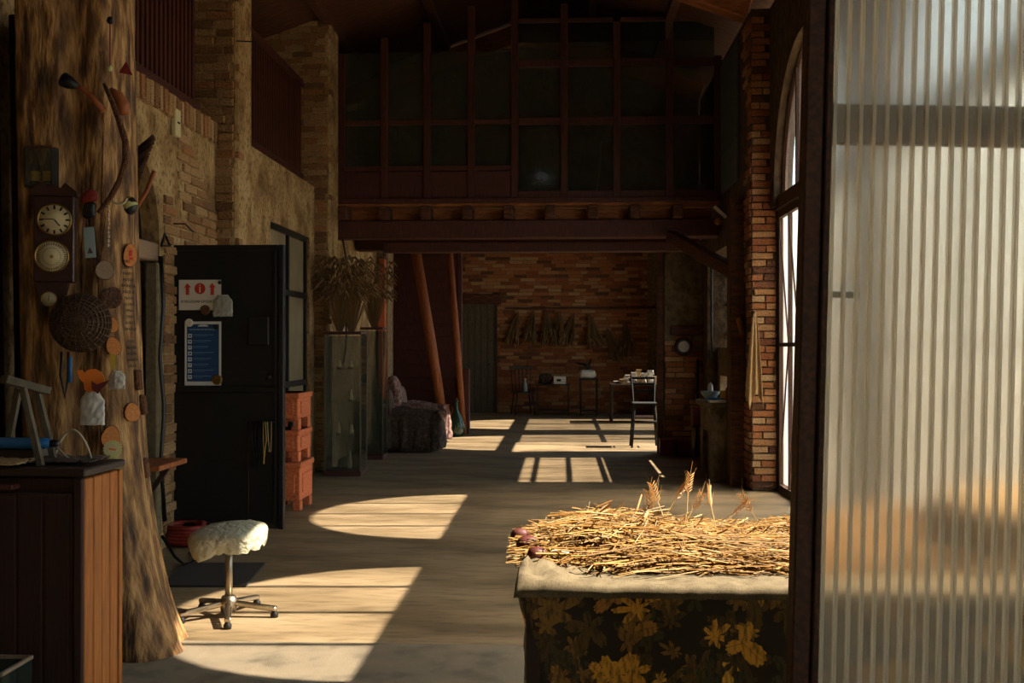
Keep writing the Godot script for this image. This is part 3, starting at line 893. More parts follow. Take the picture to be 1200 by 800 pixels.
func build_back() -> void:
	# plank door with a heavy lintel in the back wall
	var dd := 22.57
	var dr := setting("door_8", P(560, 483, dd) * Vector3(1, 0, 1))
	var xa := P(541, 420, dd).x; var xb := P(579, 420, dd).x
	for k in 5:
		var w := (xb - xa) / 5.0
		part("plank", mk(dr).box(Vector3(xa + w * (k + 0.5), 1.2, -dd + 0.02), Vector3(w - 0.008, 2.4, 0.04), Basis.IDENTITY, 0.004), M.grey_door_wood, dr)
	part("lintel", mk(dr).box(Vector3((xa + xb) / 2, 2.5, -dd + 0.03), Vector3(xb - xa + 0.3, 0.22, 0.1), Basis.IDENTITY, 0.012), M.beam_timber, dr)
	part("jamb", mk(dr).box(Vector3(xb + 0.04, 1.2, -dd + 0.02), Vector3(0.06, 2.4, 0.07)), M.dark_stain_wood, dr)
	part("knob", mk(dr).cushion(Vector3(xb - 0.06, 1.05, -dd + 0.07), Vector3(0.05, 0.05, 0.05), 1.0), M.brass, dr)
	# pier beside the loft, plaster above and brick below
	var pr := setting("trim_4", Vector3(1.7, 0, -14.05))
	var px := P(778, 450, 13.95).x
	part("masonry", mk(pr).box(Vector3((px + 1.93) / 2, 1.42, -14.05), Vector3(1.93 - px, 2.84, 0.2), Basis.IDENTITY, 0.015), M.dim_plaster, pr)
	brick_face(pr, Vector3(px + 0.01, 0.02, -13.95), Vector3.RIGHT, Vector3(0, 0, 1), 1.91 - px, 1.75, 0.25, 0.06, func(c): return c.y < 1.35 + 0.3 * sin(c.x * 7.0))
	part("corner_post", mk(pr).box(Vector3(px - 0.05, 1.4, -13.97), Vector3(0.08, 2.8, 0.1), Basis.IDENTITY, 0.008), M.beam_timber, pr)
	# dark timber post in front of the right wall
	var ps := setting("trim_5", Vector3(1.83, 0, -10.75))
	part("post", mk(ps).box(Vector3(1.84, 1.5, -10.85), Vector3(0.16, 3.0, 0.22), Basis.IDENTITY, 0.012), M.beam_timber, ps)
	part("strut", mk(ps).bar(Vector3(1.8, 2.25, -10.9), Vector3(1.3, 2.76, -12.2), 0.12, 0.14, Vector3.UP, 0.01), M.beam_timber, ps)
	# small board and round clock on the pier
	var bp := P(808, 387, 13.92)
	solo("pier_board", bp, B.new(bp).box(bp, Vector3(0.5, 0.13, 0.04), Basis.IDENTITY, 0.008), M.beam_timber, "short brown board fixed above the round clock on the pier", "board")
	var cp := P(801, 406, 13.91)
	var ck := thing("round_clock", "small round white clock face in a dark ring on the pier", "clock", cp)
	var face := Transform3D(Basis(Vector3.RIGHT, PI / 2), cp)
	part("ring", mk(ck).smooth().lathe([Vector2(0.06, 0.0), Vector2(0.12, 0.0), Vector2(0.125, 0.02), Vector2(0.1, 0.045), Vector2(0.075, 0.03)], 28, face), M.dark_stain_wood, ck)
	part("dial", mk(ck).lathe([Vector2(0.078, 0.018), Vector2(0.0, 0.02)], 24, face), M.white_paper, ck)
	# boarded stair side, rear left, with two slanting poles
	var sx0 := -2.84; var sx1 := P(536, 400, 17.3).x
	var st := thing("stair_partition", "dark red boarded stair side rising behind the draped armchairs", "partition", Vector3((sx0 + sx1) / 2, 0, -17.3))
	for k in 15:
		part("plank", mk(st).box(Vector3((sx0 + sx1) / 2, 0.12 + 0.23 * k, -17.3 - 0.012 * (k % 2)), Vector3(sx1 - sx0, 0.236, 0.04), Basis.IDENTITY, 0.006), M.red_brown_timber, st)
	part("end_post", mk(st).box(Vector3(sx1 + 0.04, 1.72, -17.32), Vector3(0.08, 3.44, 0.1), Basis.IDENTITY, 0.008), M.red_brown_timber, st)
	part("newel", mk(st).box(P(546, 468, 17.0) * Vector3(1, 0, 1) + Vector3(0, 0.54, 0), Vector3(0.13, 1.08, 0.12), Basis.IDENTITY, 0.012), M.red_brown_timber, st)
	for q in [[486.0, 288.0, 522.0, 509.6, 16.8, 0.085, "round wooden pole slanting down behind the rear armchair"], [526.0, 288.0, 543.5, 509.0, 16.85, 0.055, "thinner wooden pole slanting down to the stair newel"]]:
		var a := P(q[2], q[3], q[4]); a.y = 0.0
		var b := P(q[0], q[1], q[4])
		solo("slanting_pole", a, B.new(a).smooth().tube([a + Vector3(0, 0.01, 0), a.lerp(b, 0.5) + Vector3(0.01, 0, 0), b], [q[5] * 0.9, q[5], q[5]], 12), M.pole_wood, q[6], "pole", "slanting stair poles")
	var bp0 := P(448, 400, 15.7)
	solo("brick_pilaster", Vector3(bp0.x, 0, -15.65), B.new(Vector3(bp0.x, 0, -15.65)).box(Vector3(bp0.x, 1.4, -15.68), Vector3(0.11, 2.8, 0.1), Basis.IDENTITY, 0.01), M.terracotta, "narrow orange brick strip beside the dark stair boarding", "pilaster")
	# dried wheat bunches hung along the back wall
	for q in [[607, 366, -0.2, 26], [625, 364, -0.1, 34], [640, 366, 0.1, 30], [655, 365, 0.0, 34], [672, 368, -0.25, 40], [690, 368, 0.2, 40], [712, 385, 0.3, 22], [733, 378, 0.02, 28]]:
		var a := P(q[0], q[1], 22.51)
		var b := B.new(a)
		stalks(b, a, Vector3(q[2], -1, 0.12), 0.26, 0.62, int(q[3]) * 2, 0.008, true)
		solo("wheat_bunch", a, b, M.dried_plant, "bunch of dried wheat hung upside down on the rear brick wall", "dried plant", "wheat bunches on the back wall")
	part("trim_6", mk().box(Vector3(P(680, 362, 22.55).x, P(680, 362, 22.55).y + 0.02, -22.55), Vector3(3.3, 0.04, 0.05), Basis.IDENTITY, 0.006), M.beam_timber, self).set_meta("kind", "structure")
	# chair, low table, stand and the cluttered table along the back wall
	var c0 := spindle_chair("spindle_chair", "dark spindle-back wooden chair standing against the rear brick wall", M.dark_stain_wood, 0.47, 1.0, 0.46)
	c0.position = Vector3(P(613, 484, 21.9).x, 0, -21.9)
	c0.rotation.y = 0.25
	var bt := Vector3(c0.position.x + 0.05, 0.49, -21.85)
	var bo := thing("bottle", "small pale bottle standing on the rear spindle chair", "bottle", bt)
	part("body", mk(bo).smooth().lathe([Vector2(0, 0), Vector2(0.045, 0), Vector2(0.045, 0.14), Vector2(0.018, 0.2), Vector2(0.018, 0.25), Vector2(0, 0.25)], 14, Transform3D(Basis.IDENTITY, bt)), M.pale_blue, bo)
	part("cap", mk(bo).smooth().lathe([Vector2(0.02, 0.25), Vector2(0.02, 0.28), Vector2(0, 0.28)], 12, Transform3D(Basis.IDENTITY, bt)), M.white_enamel, bo)
	table_at("low_table", "low dark wooden table with a white box against the rear wall", Vector3(P(648, 486, 21.7).x, 0, -21.8), Vector3(0.72, 0.66, 0.5), M.dark_stain_wood)
	var wb := Vector3(P(656, 445, 21.7).x, 0.66, -21.75)
	var wx := thing("white_box", "white open box on the low rear table", "box", wb)
	part("body", mk(wx).box(wb + Vector3(0, 0.08, 0), Vector3(0.26, 0.16, 0.22), Basis.IDENTITY, 0.006), M.white_paper, wx)
	part("opening", mk(wx).box(wb + Vector3(-0.02, 0.08, 0.111), Vector3(0.09, 0.05, 0.004)), M.ink, wx)
	var bd := Vector3(P(640, 447, 21.8).x, 0.66, -21.9)
	solo("folded_cloth", bd, B.new(bd).smooth().cushion(bd + Vector3(0, 0.1, 0), Vector3(0.3, 0.2, 0.24), 0.5, Basis.IDENTITY, 0.03), M.dark_throw_cloth, "dull folded cloth beside the white box on the low table", "cloth")
	table_at("plant_stand", "narrow dark metal stand with two shelves by the rear wall", Vector3(P(690, 487, 21.6).x, 0, -21.7), Vector3(0.4, 0.78, 0.38), M.iron)
	var sc := Vector3(P(689, 452, 21.6).x, 0.78, -21.7)
	var bw := thing("tool_sculpture", "dark metal tool rising from a pale stone block on the stand", "sculpture", sc)
	part("block", mk(bw).smooth().cushion(sc + Vector3(0, 0.09, 0), Vector3(0.34, 0.18, 0.28), 0.6, Basis.IDENTITY, 0.04, 8.0), M.white_paper, bw)
	part("blade", mk(bw).smooth().tube([sc + Vector3(0.02, 0.14, 0), sc + Vector3(-0.02, 0.28, 0), sc + Vector3(-0.25, 0.33, 0)], [0.03, 0.045, 0.012], 6), M.iron, bw)
	part("neck", mk(bw).smooth().tube([sc + Vector3(0, 0.22, 0), sc + Vector3(0.05, 0.36, 0), sc + Vector3(0.06, 0.42, 0)], [0.03, 0.03, 0.012], 6), M.iron, bw)
	var tb := Vector3(P(748, 487, 19.8).x, 0, -19.8)
	table_at("work_table", "dark wooden work table heaped with papers at the rear right", tb, Vector3(1.1, 0.74, 0.7), M.dark_stain_wood)
	for k in 9:
		var q := tb + Vector3(rnd(-0.35, 0.45), 0.74, rnd(-0.25, 0.25))
		if k == 0: q.x = tb.x + 0.1; q.z = tb.z
		q = tb + Vector3(-0.42 + 0.105 * k, 0.74, 0.2 * sin(k * 2.3))
		var h: float = [0.05, 0.09, 0.16, 0.22, 0.27, 0.2, 0.26, 0.14, 0.1][k]
		var b := B.new(q)
		var nl := int(h / 0.03) + 1
		for l in nl:
			b.box(q + Vector3(rnd(-0.02, 0.02), (l + 0.5) * h / nl, rnd(-0.02, 0.02)), Vector3(0.1, h / nl - 0.003, 0.2), Basis(Vector3.UP, rnd(-0.15, 0.15)))
		solo("paper_stack", q, b, M.white_paper if k % 3 != 1 else M.burlap, ["thinnest white paper stack on the rear work table", "low tan paper stack on the rear work table", "middling white paper stack on the rear work table", "tall white paper stack beside the tallest tan one on the work table", "tallest tan paper stack on the rear work table", "white paper stack standing between the two tallest stacks on the work table", "tallest white paper stack on the rear work table", "middling tan paper stack on the rear work table", "low white paper stack at the end of the rear work table"][k], "papers", "papers on the rear work table")
	# tall stool chair silhouetted in the light
	var hs := thing("high_chair", "slim dark high chair with ladder rungs standing in the sunlit strip", "chair", Vector3(P(755, 527, 14.9).x, 0, -14.9))
	var hp := hs.position
	for x in [-1.0, 1.0]:
		part("leg", mk(hs).smooth().tube([hp + Vector3(x * 0.19, 0, 0.16), hp + Vector3(x * 0.14, 0.62, 0.12)], 0.016, 7), M.matt_black, hs)
		part("leg", mk(hs).smooth().tube([hp + Vector3(x * 0.19, 0, -0.18), hp + Vector3(x * 0.15, 0.6, -0.14), hp + Vector3(x * 0.17, 1.0, -0.2)], 0.016, 7), M.matt_black, hs)
		part("side_rail", mk(hs).smooth().tube([hp + Vector3(x * 0.175, 0.25, 0.145), hp + Vector3(x * 0.175, 0.25, -0.165)], 0.01, 6), M.matt_black, hs)
	part("seat", mk(hs).box(hp + Vector3(0, 0.63, 0), Vector3(0.36, 0.03, 0.34), Basis.IDENTITY, 0.008), M.matt_black, hs)
	for y in [0.13, 0.38]:
		part("rung", mk(hs).smooth().tube([hp + Vector3(-0.19, y, 0.15), hp + Vector3(0.19, y, 0.15)], 0.012, 6), M.matt_black, hs)
	for y in [0.8, 0.9, 0.99]:
		part("back_slat", mk(hs).box(hp + Vector3(0, y, -0.19), Vector3(0.34, 0.035, 0.014), Basis.IDENTITY, 0.003), M.matt_black, hs)

func table_at(called: String, label: String, at: Vector3, s: Vector3, m: Material) -> Node3D:
	var t := thing(called, label, "table", at)
	part("tabletop", mk(t).box(at + Vector3(0, s.y - 0.015, 0), Vector3(s.x, 0.03, s.z), Basis.IDENTITY, 0.006), m, t)
	for x in [-1.0, 1.0]:
		for z in [-1.0, 1.0]:
			part("leg", mk(t).box(at + Vector3(x * (s.x / 2 - 0.03), (s.y - 0.03) / 2, z * (s.z / 2 - 0.03)), Vector3(0.035, s.y - 0.03, 0.035), Basis.IDENTITY, 0.004), m, t)
	part("lower_shelf", mk(t).box(at + Vector3(0, 0.1, 0), Vector3(s.x - 0.05, 0.025, s.z - 0.05), Basis.IDENTITY, 0.004), m, t)
	return t

func leaf_texture() -> ImageTexture:
	var n := 768
	var im := Image.create(n, n, false, Image.FORMAT_RGB8)
	im.fill(c8(46, 36, 18))
	var r := RandomNumberGenerator.new()
	r.seed = 77
	var tones := [c8(104, 82, 36), c8(84, 64, 28), c8(146, 110, 48), c8(232, 172, 60), c8(246, 192, 78), c8(76, 70, 40), c8(186, 134, 56)]
	var nz := FastNoiseLite.new()
	nz.seed = 3; nz.frequency = 0.03; nz.fractal_octaves = 3
	for k in 170:
		var c := Vector2(r.randf() * n, r.randf() * n)
		var size := r.randf_range(48, 104)
		var rot := r.randf() * TAU
		var lobes: int = [3, 5, 5, 7][r.randi() % 4]
		var thin := r.randf_range(0.5, 1.0)
		var t: Color = tones[r.randi() % tones.size()]
		if k < 70 or r.randf() < 0.4:
			t = tones[[0, 1, 5, 2][k % 4]]
		for y in range(int(-size), int(size)):
			for x in range(int(-size), int(size)):
				var p := Vector2(x, y).rotated(rot) * Vector2(1.0, 1.0 / thin)
				var ln := p.length()
				if ln > size:
					continue
				var an := p.angle()
				var e := size * (0.3 + 0.7 * pow(absf(cos(an * lobes / 2.0)), 1.3)) * (0.74 + 0.26 * cos(an)) * (1.0 + 0.05 * sin(an * 29.0))
				if ln < e:
					var col := t
					if absf(sin(an * lobes / 2.0)) < 1.3 / maxf(ln, 1.0):
						col = t.darkened(0.3)
					col = col.darkened(clampf(0.04 + 0.6 * nz.get_noise_2d(c.x + x * 2.0 + k * 31.0, c.y + y * 0.6)  , 0.0, 0.5))
					im.set_pixel(posmod(int(c.x) + x, n), posmod(int(c.y) + y, n), col)
	return ImageTexture.create_from_image(im)

func build_foreground() -> void:
	var TH := 0.85
	var xa := -0.1; var xb := 1.72; var zf := -2.56; var zr := -3.28
	var tp := Vector3((xa + xb) / 2, 0, (zf + zr) / 2)
	table_at("display_table", "long wooden table hidden under the leaf-printed cloth", tp, Vector3(xb - xa, TH - 0.012, zf - zr), M.dark_stain_wood)
	# tablecloth: top painted pale as light glancing off it, leaf-printed skirt falling at the front and the left end
	var m := mat("leaf_print", Color.WHITE, 0.75)
	m.albedo_texture = leaf_texture()
	var tc := thing("tablecloth", "leaf-printed cloth, its top painted pale for sheen, draped over the long table", "tablecloth", Vector3(tp.x, TH, tp.z))
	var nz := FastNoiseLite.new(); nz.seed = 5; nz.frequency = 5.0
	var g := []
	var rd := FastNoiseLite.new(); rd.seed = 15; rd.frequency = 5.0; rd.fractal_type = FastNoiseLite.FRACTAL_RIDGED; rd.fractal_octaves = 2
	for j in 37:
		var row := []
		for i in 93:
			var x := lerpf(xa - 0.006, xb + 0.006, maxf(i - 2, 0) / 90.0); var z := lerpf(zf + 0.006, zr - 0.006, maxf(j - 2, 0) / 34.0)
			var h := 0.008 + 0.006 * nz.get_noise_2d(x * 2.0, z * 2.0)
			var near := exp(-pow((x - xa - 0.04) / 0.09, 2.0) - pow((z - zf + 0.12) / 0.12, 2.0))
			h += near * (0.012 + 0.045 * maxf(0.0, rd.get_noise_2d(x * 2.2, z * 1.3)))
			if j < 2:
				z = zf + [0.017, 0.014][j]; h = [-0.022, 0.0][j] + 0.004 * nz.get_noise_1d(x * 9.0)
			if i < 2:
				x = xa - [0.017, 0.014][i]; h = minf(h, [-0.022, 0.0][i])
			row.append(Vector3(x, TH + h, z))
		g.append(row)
	part("sheen_top", mk(tc).smooth().sheet(g, 0.003), M.cream_and_sheen, tc)
	var path := []
	for i in 24: path.append([Vector2(xa - 0.012, lerpf(zr, zf + 0.0 - 0.05, i / 23.0)), Vector2(-1, 0)])
	for i in range(1, 9):
		var a := PI / 2 * i / 9.0
		path.append([Vector2(xa + 0.04 - 0.052 * cos(a), zf - 0.04 + 0.052 * sin(a)), Vector2(-cos(a), sin(a))])
	for i in 90: path.append([Vector2(lerpf(xa + 0.05, xb, i / 89.0), zf + 0.012), Vector2(0, 1)])
	var rows := []
	var us := []
	var run := 0.0
	for j in 26:
		var row := []
		var f := j / 25.0
		for i in path.size():
			var p: Vector2 = path[i][0]; var n: Vector2 = path[i][1]
			var s := i * 0.02
			var corner := exp(-pow((i - 28) / 6.0, 2.0))
			var fall := 1.0 - f
			var wave := fall * (0.018 * sin(s * 9.0 + 1.5 * sin(s * 2.3)) + 0.02 * nz.get_noise_2d(s * 1.3, f * 1.2)) - 0.03 * fall * corner - 0.05 * smoothstep(0.0, 0.35, fall) * exp(-pow((i - 24) / 14.0, 2.0))
			var rim := 0.012
			var q := p + n * (wave + rim - 0.012)
			var y := lerpf(0.06, TH - 0.004, f) + corner * 0.012 * sin(f * 9.0)
			row.append(Vector3(q.x, y, q.y))
		rows.append(row)
	var sk := mk(tc).smooth()
	for j in 25:
		for i in path.size() - 1:
			var u0 := Vector2(i * 0.0205, 1.0 - j * 0.0316); var u1 := Vector2((i + 1) * 0.0205, 1.0 - j * 0.0316)
			var v := Vector2(0, -0.0316)
			sk.quad(rows[j][i], rows[j][i + 1], rows[j + 1][i + 1], rows[j + 1][i], u0, u1, u1 + v, u0 + v)
	m.uv1_scale = Vector3(1.5, 1.5, 1.5)
	part("skirt", sk, m, tc)
	# the heap of straw
	var b := B.new(Vector3(0.75, TH + 0.01, -2.95))
	for k in 9000:
		var f := rng.randf()
		var x := lerpf(xa + 0.02, 1.35, pow(f, 0.95))
		var zc := -2.97 + 0.03 * sin(x * 5.0)
		var dz := rnd(-1, 1)
		var edge := clampf((x - xa) / 0.22, 0.12, 1.0) * clampf((1.4 - x) / 0.4, 0.25, 1.0)
		var hz := (1.0 - dz * dz) * edge
		var y := TH + 0.016 + 0.115 * hz * sqrt(rng.randf()) * (0.75 + 0.25 * sin(x * 7.0 + 1.0))
		var an := rng.randfn(0.0, 0.5)
		if rng.randf() < 0.3: an = rnd(-1.6, 1.6)
		var ln := rnd(0.04, 0.24)
		if dz > 0.55 and x > 0.25: an *= 0.35; ln = rnd(0.2, 0.5)
		var pit := rng.randfn(0.0, 0.12)
		if rng.randf() < 0.045: pit = rnd(0.25, 1.1); ln = rnd(0.05, 0.15)
		var dv := Vector3(cos(an) * cos(pit), sin(pit), sin(an) * cos(pit))
		var c := Vector3(x, y, zc + dz * 0.24)
		var a := c - dv * ln / 2; var e := c + dv * ln / 2
		a.y = maxf(a.y, TH + 0.012); e.y = maxf(e.y, TH + 0.012)
		a.x = maxf(a.x, xa - 0.05); e.x = maxf(e.x, xa - 0.05)
		a.z = clampf(a.z, zr, zf - 0.05); e.z = clampf(e.z, zr, zf - 0.05)
		var mid := (a + e) / 2 + Vector3(rnd(-1, 1), rnd(-0.3, 1), rnd(-1, 1)) * ln * 0.1
		var t := rnd(0.35, 1.2)
		var w := rng.randf()
		b.color(Color(lerpf(0.40, 0.50, w * w) * t, lerpf(0.20, 0.33, w * w) * t, lerpf(0.04, 0.14, w * w) * t))
		b.tube([a, mid, e], rnd(0.0016, 0.0029) if k % 4 == 0 else rnd(0.0008, 0.0018), 3, false)
	var straw := solo("straw_heap", Vector3(0.75, TH + 0.01, -2.95), b, M.straw, "heap of golden straw spread over the leaf-printed tablecloth", "straw")
	straw.set_meta("kind", "stuff")
	# single stalks and ears standing out of the heap
	var ears := [[760, 632, 792, 584, 1], [786, 640, 771, 588, 1], [800, 628, 806, 577, 1], [790, 632, 812, 596, 1], [820, 640, 860, 602, 1], [775, 640, 764, 596, 1], [840, 640, 833, 592, 1], [720, 640, 699, 594, 0], [735, 640, 713, 604, 0], [905, 640, 880, 598, 1], [716, 636, 737, 600, 0]]
	for q in ears:
		var a := P(q[0], q[1], 2.92); var e := P(q[2], q[3], 2.96)
		var dv := (e - a).normalized()
		var t := thing("wheat_stalk" if q[4] else "straw_stalk", "wheat stalk with a bristly ear standing out of the straw heap" if q[4] else "bare bent straw stalk standing out of the straw heap", "wheat" if q[4] else "straw", a, "wheat stalks in the straw heap" if q[4] else "bare stalks in the straw heap")
		var sb := mk(t).color(Color(0.5, 0.31, 0.1))
		sb.tube([a, a.lerp(e, 0.6) + Vector3(0.004, 0, 0), e], 0.0013, 4)
		part("stem", sb, M.straw, t)
		if q[4]:
			var eb := mk(t).color(Color(0.5, 0.25, 0.06))
			var side := Vector3(rnd(-1, 1), 0.4, rnd(-1, 1)).cross(dv).normalized()
			var bend := Vector3(rnd(-1, 1), -0.5, 0.3)
			for k in 7:
				var c := e + dv * (0.0085 * k) + bend * 0.00012 * k * k
				for sg in [-1.0, 1.0]:
					eb.tube([c, c + (dv + side * sg * 1.0) * 0.006, c + (dv * 1.0 + side * sg * 0.95) * 0.014], [0.0008, 0.002, 0.0004], 5)
				if k % 2 == 0:
					eb.tube([c, c + (dv + side * rnd(-0.8, 0.8)) * 0.045], [0.0006, 0.0003], 3)
			part("ear", eb, M.straw, t)
		else:
			part("broken_tip", mk(t).color(Color(0.6, 0.34, 0.1)).tube([e, e + Vector3(0.045, 0.03 + rnd(-0.02, 0.02), 0.0)], 0.0022, 4), M.straw, t)
	# dried red pods at the left end of the table
	for q in [[606, 636, 3.05, 0.021, "dark red dried pod at the far end of the row beside the straw"], [618, 651, 2.9, 0.024, "largest dark red dried pod between the two smaller ones"], [629, 662, 2.78, 0.02, "dark red dried pod lying against the bunched pale cloth corner"]]:
		var c := P(q[0], q[1], q[2])
		c.y = TH + 0.018 + q[3]
		c.x = maxf(c.x, xa - 0.022)
		var t := thing("dried_pod", q[4], "pod", c - Vector3(0, q[3], 0), "dried red pods beside the straw")
		part("pod", mk(t).smooth().cushion(c, Vector3(q[3] * 2.7, q[3] * 2, q[3] * 2.1), 0.9, Basis(Vector3.UP, 0.3), 0.002, 40.0, 3, 18, 10), M.onion_skin, t)
		part("stem", mk(t).smooth().tube([c + Vector3(0.02, 0, 0), c + Vector3(0.055, 0.012, 0.01), c + Vector3(0.09, 0.004, 0.0)], [0.005, 0.003, 0.002], 5), M.dried_plant, t)
		part("root_threads", mk(t).color(Color(0.1, 0.05, 0.03)).tube([c + Vector3(-0.02, 0, 0.015), c + Vector3(-0.035, -0.03, 0.025), c + Vector3(-0.03, -0.06, 0.03)], 0.0014, 4).tube([c + Vector3(-0.015, -0.005, 0.018), c + Vector3(-0.02, -0.03, 0.03), c + Vector3(0.0, -0.055, 0.035)], 0.0012, 4), M.dried_plant, t)
	# burlap sack further along the table, seen through the sheet
	var sp := Vector3(1.27, TH + 0.012, -2.9)
	var sa := thing("burlap_sack", "plump tan burlap sack lying on the table behind the ribbed sheet", "sack", sp)
	part("body", mk(sa).smooth().cushion(sp + Vector3(0, 0.1, 0), Vector3(0.5, 0.2, 0.4), 0.75, Basis.IDENTITY, 0.012, 7.0), M.burlap, sa)
	part("tied_neck", mk(sa).smooth().tube([sp + Vector3(0.2, 0.1, 0.02), sp + Vector3(0.27, 0.1, 0.03), sp + Vector3(0.33, 0.09, 0.04)], [0.07, 0.028, 0.05], 10), M.burlap, sa)
	# ribbed translucent door leaf on an iron frame, sagging on its hinge
	var d := 2.0
	var base := P(949, 400, d)
	var lean := atan(21.5 / 800.0)
	base.x -= base.y * tan(lean); base.y = 0.0
	var leaf := thing("ribbed_sheet_door", "ribbed milky plastic sheet door leaf in a dark iron frame", "door leaf", base)
	var H := 2.75
	part("post", mk(leaf).box(base + Vector3(-0.006, H / 2, 0), Vector3(0.036, H, 0.05), Basis.IDENTITY, 0.003), M.rust_iron, leaf)
	part("edge_strip", mk(leaf).box(base + Vector3(0.018, H / 2, 0.004), Vector3(0.012, H, 0.06), Basis.IDENTITY, 0.002), M.rust_iron, leaf)
	part("post", mk(leaf).box(base + Vector3(1.32, H / 2, 0), Vector3(0.05, H, 0.05), Basis.IDENTITY, 0.003), M.rust_iron, leaf)
	for y in [0.06, 1.885, 2.7]:
		part("rail", mk(leaf).box(base + Vector3(0.66, y, -0.024), Vector3(1.28, 0.078, 0.02), Basis.IDENTITY, 0.003), M.rust_iron, leaf)
	part("latch", mk(leaf).box(base + Vector3(0.06, 1.553, -0.02), Vector3(0.075, 0.012, 0.012)), M.iron, leaf)
	part("sheet", mk(leaf).box(base + Vector3(0.66, H / 2, 0.006), Vector3(1.27, H - 0.05, 0.003)), M.milky_sheet, leaf)
	for k in 51:
		part("rib", mk(leaf).box(base + Vector3(0.035 + 0.0247 * k, H / 2, -0.0035), Vector3(0.002, H - 0.06, 0.014)).box(base + Vector3(0.035 + 0.0247 * k, H / 2, 0.0095), Vector3(0.006, H - 0.06, 0.003)), M.sheet_web, leaf)
	leaf.rotation.z = -lean

# ---------------------------------------------------------------- the tree trunk post
func trunk_cx(y: float) -> float:
	return -2.16 - 0.15 * (1.0 - exp(-y / 0.55)) - 0.02 * y
func trunk_rad(th: float, y: float) -> float:
	var r := 0.262 + 0.075 * exp(-y / 0.45)
	var k := 1.0 + 0.08 * sin(3.0 * th + 0.6 + 0.35 * y) + 0.075 * sin(5.0 * th - 1.1 - 0.2 * y) + 0.04 * sin(9.0 * th + 0.5 * y)
	return r * k
const TZ := -4.88
# where the sight line through a pixel meets the trunk, and the outward direction there
func on_trunk(px: float, py: float) -> Array:
	var r := ray(px, py).normalized()
	var best := 9.0; var bp := Vector3.ZERO
	for i in 400:
		var p := cam.position + r * (4.2 + i * 0.003)
		var v := Vector2(p.x - trunk_cx(p.y), p.z - TZ)
		var gap := v.length() - trunk_rad(atan2(v.y, v.x), p.y)
		if gap < best:
			best = gap; bp = p
		if gap < 0.0:
			break
	var n := Vector3(bp.x - trunk_cx(bp.y), 0, bp.z - TZ).normalized()
	return [bp, n]

func facing(n: Vector3, spin := 0.0) -> Basis:
	var x := Vector3.UP.cross(n).normalized()
	return Basis(x, n.cross(x), n) * Basis(Vector3.BACK, spin)

func disc_poly(rx: float, ry: float, n := 20, wob := 0.0) -> Array:
	var q := []
	for k in n:
		var a := TAU * k / n
		var s := 1.0 + wob * sin(3.0 * a + rx * 90.0)
		q.append(Vector2(rx * s * cos(a), ry * s * sin(a)))
	return q

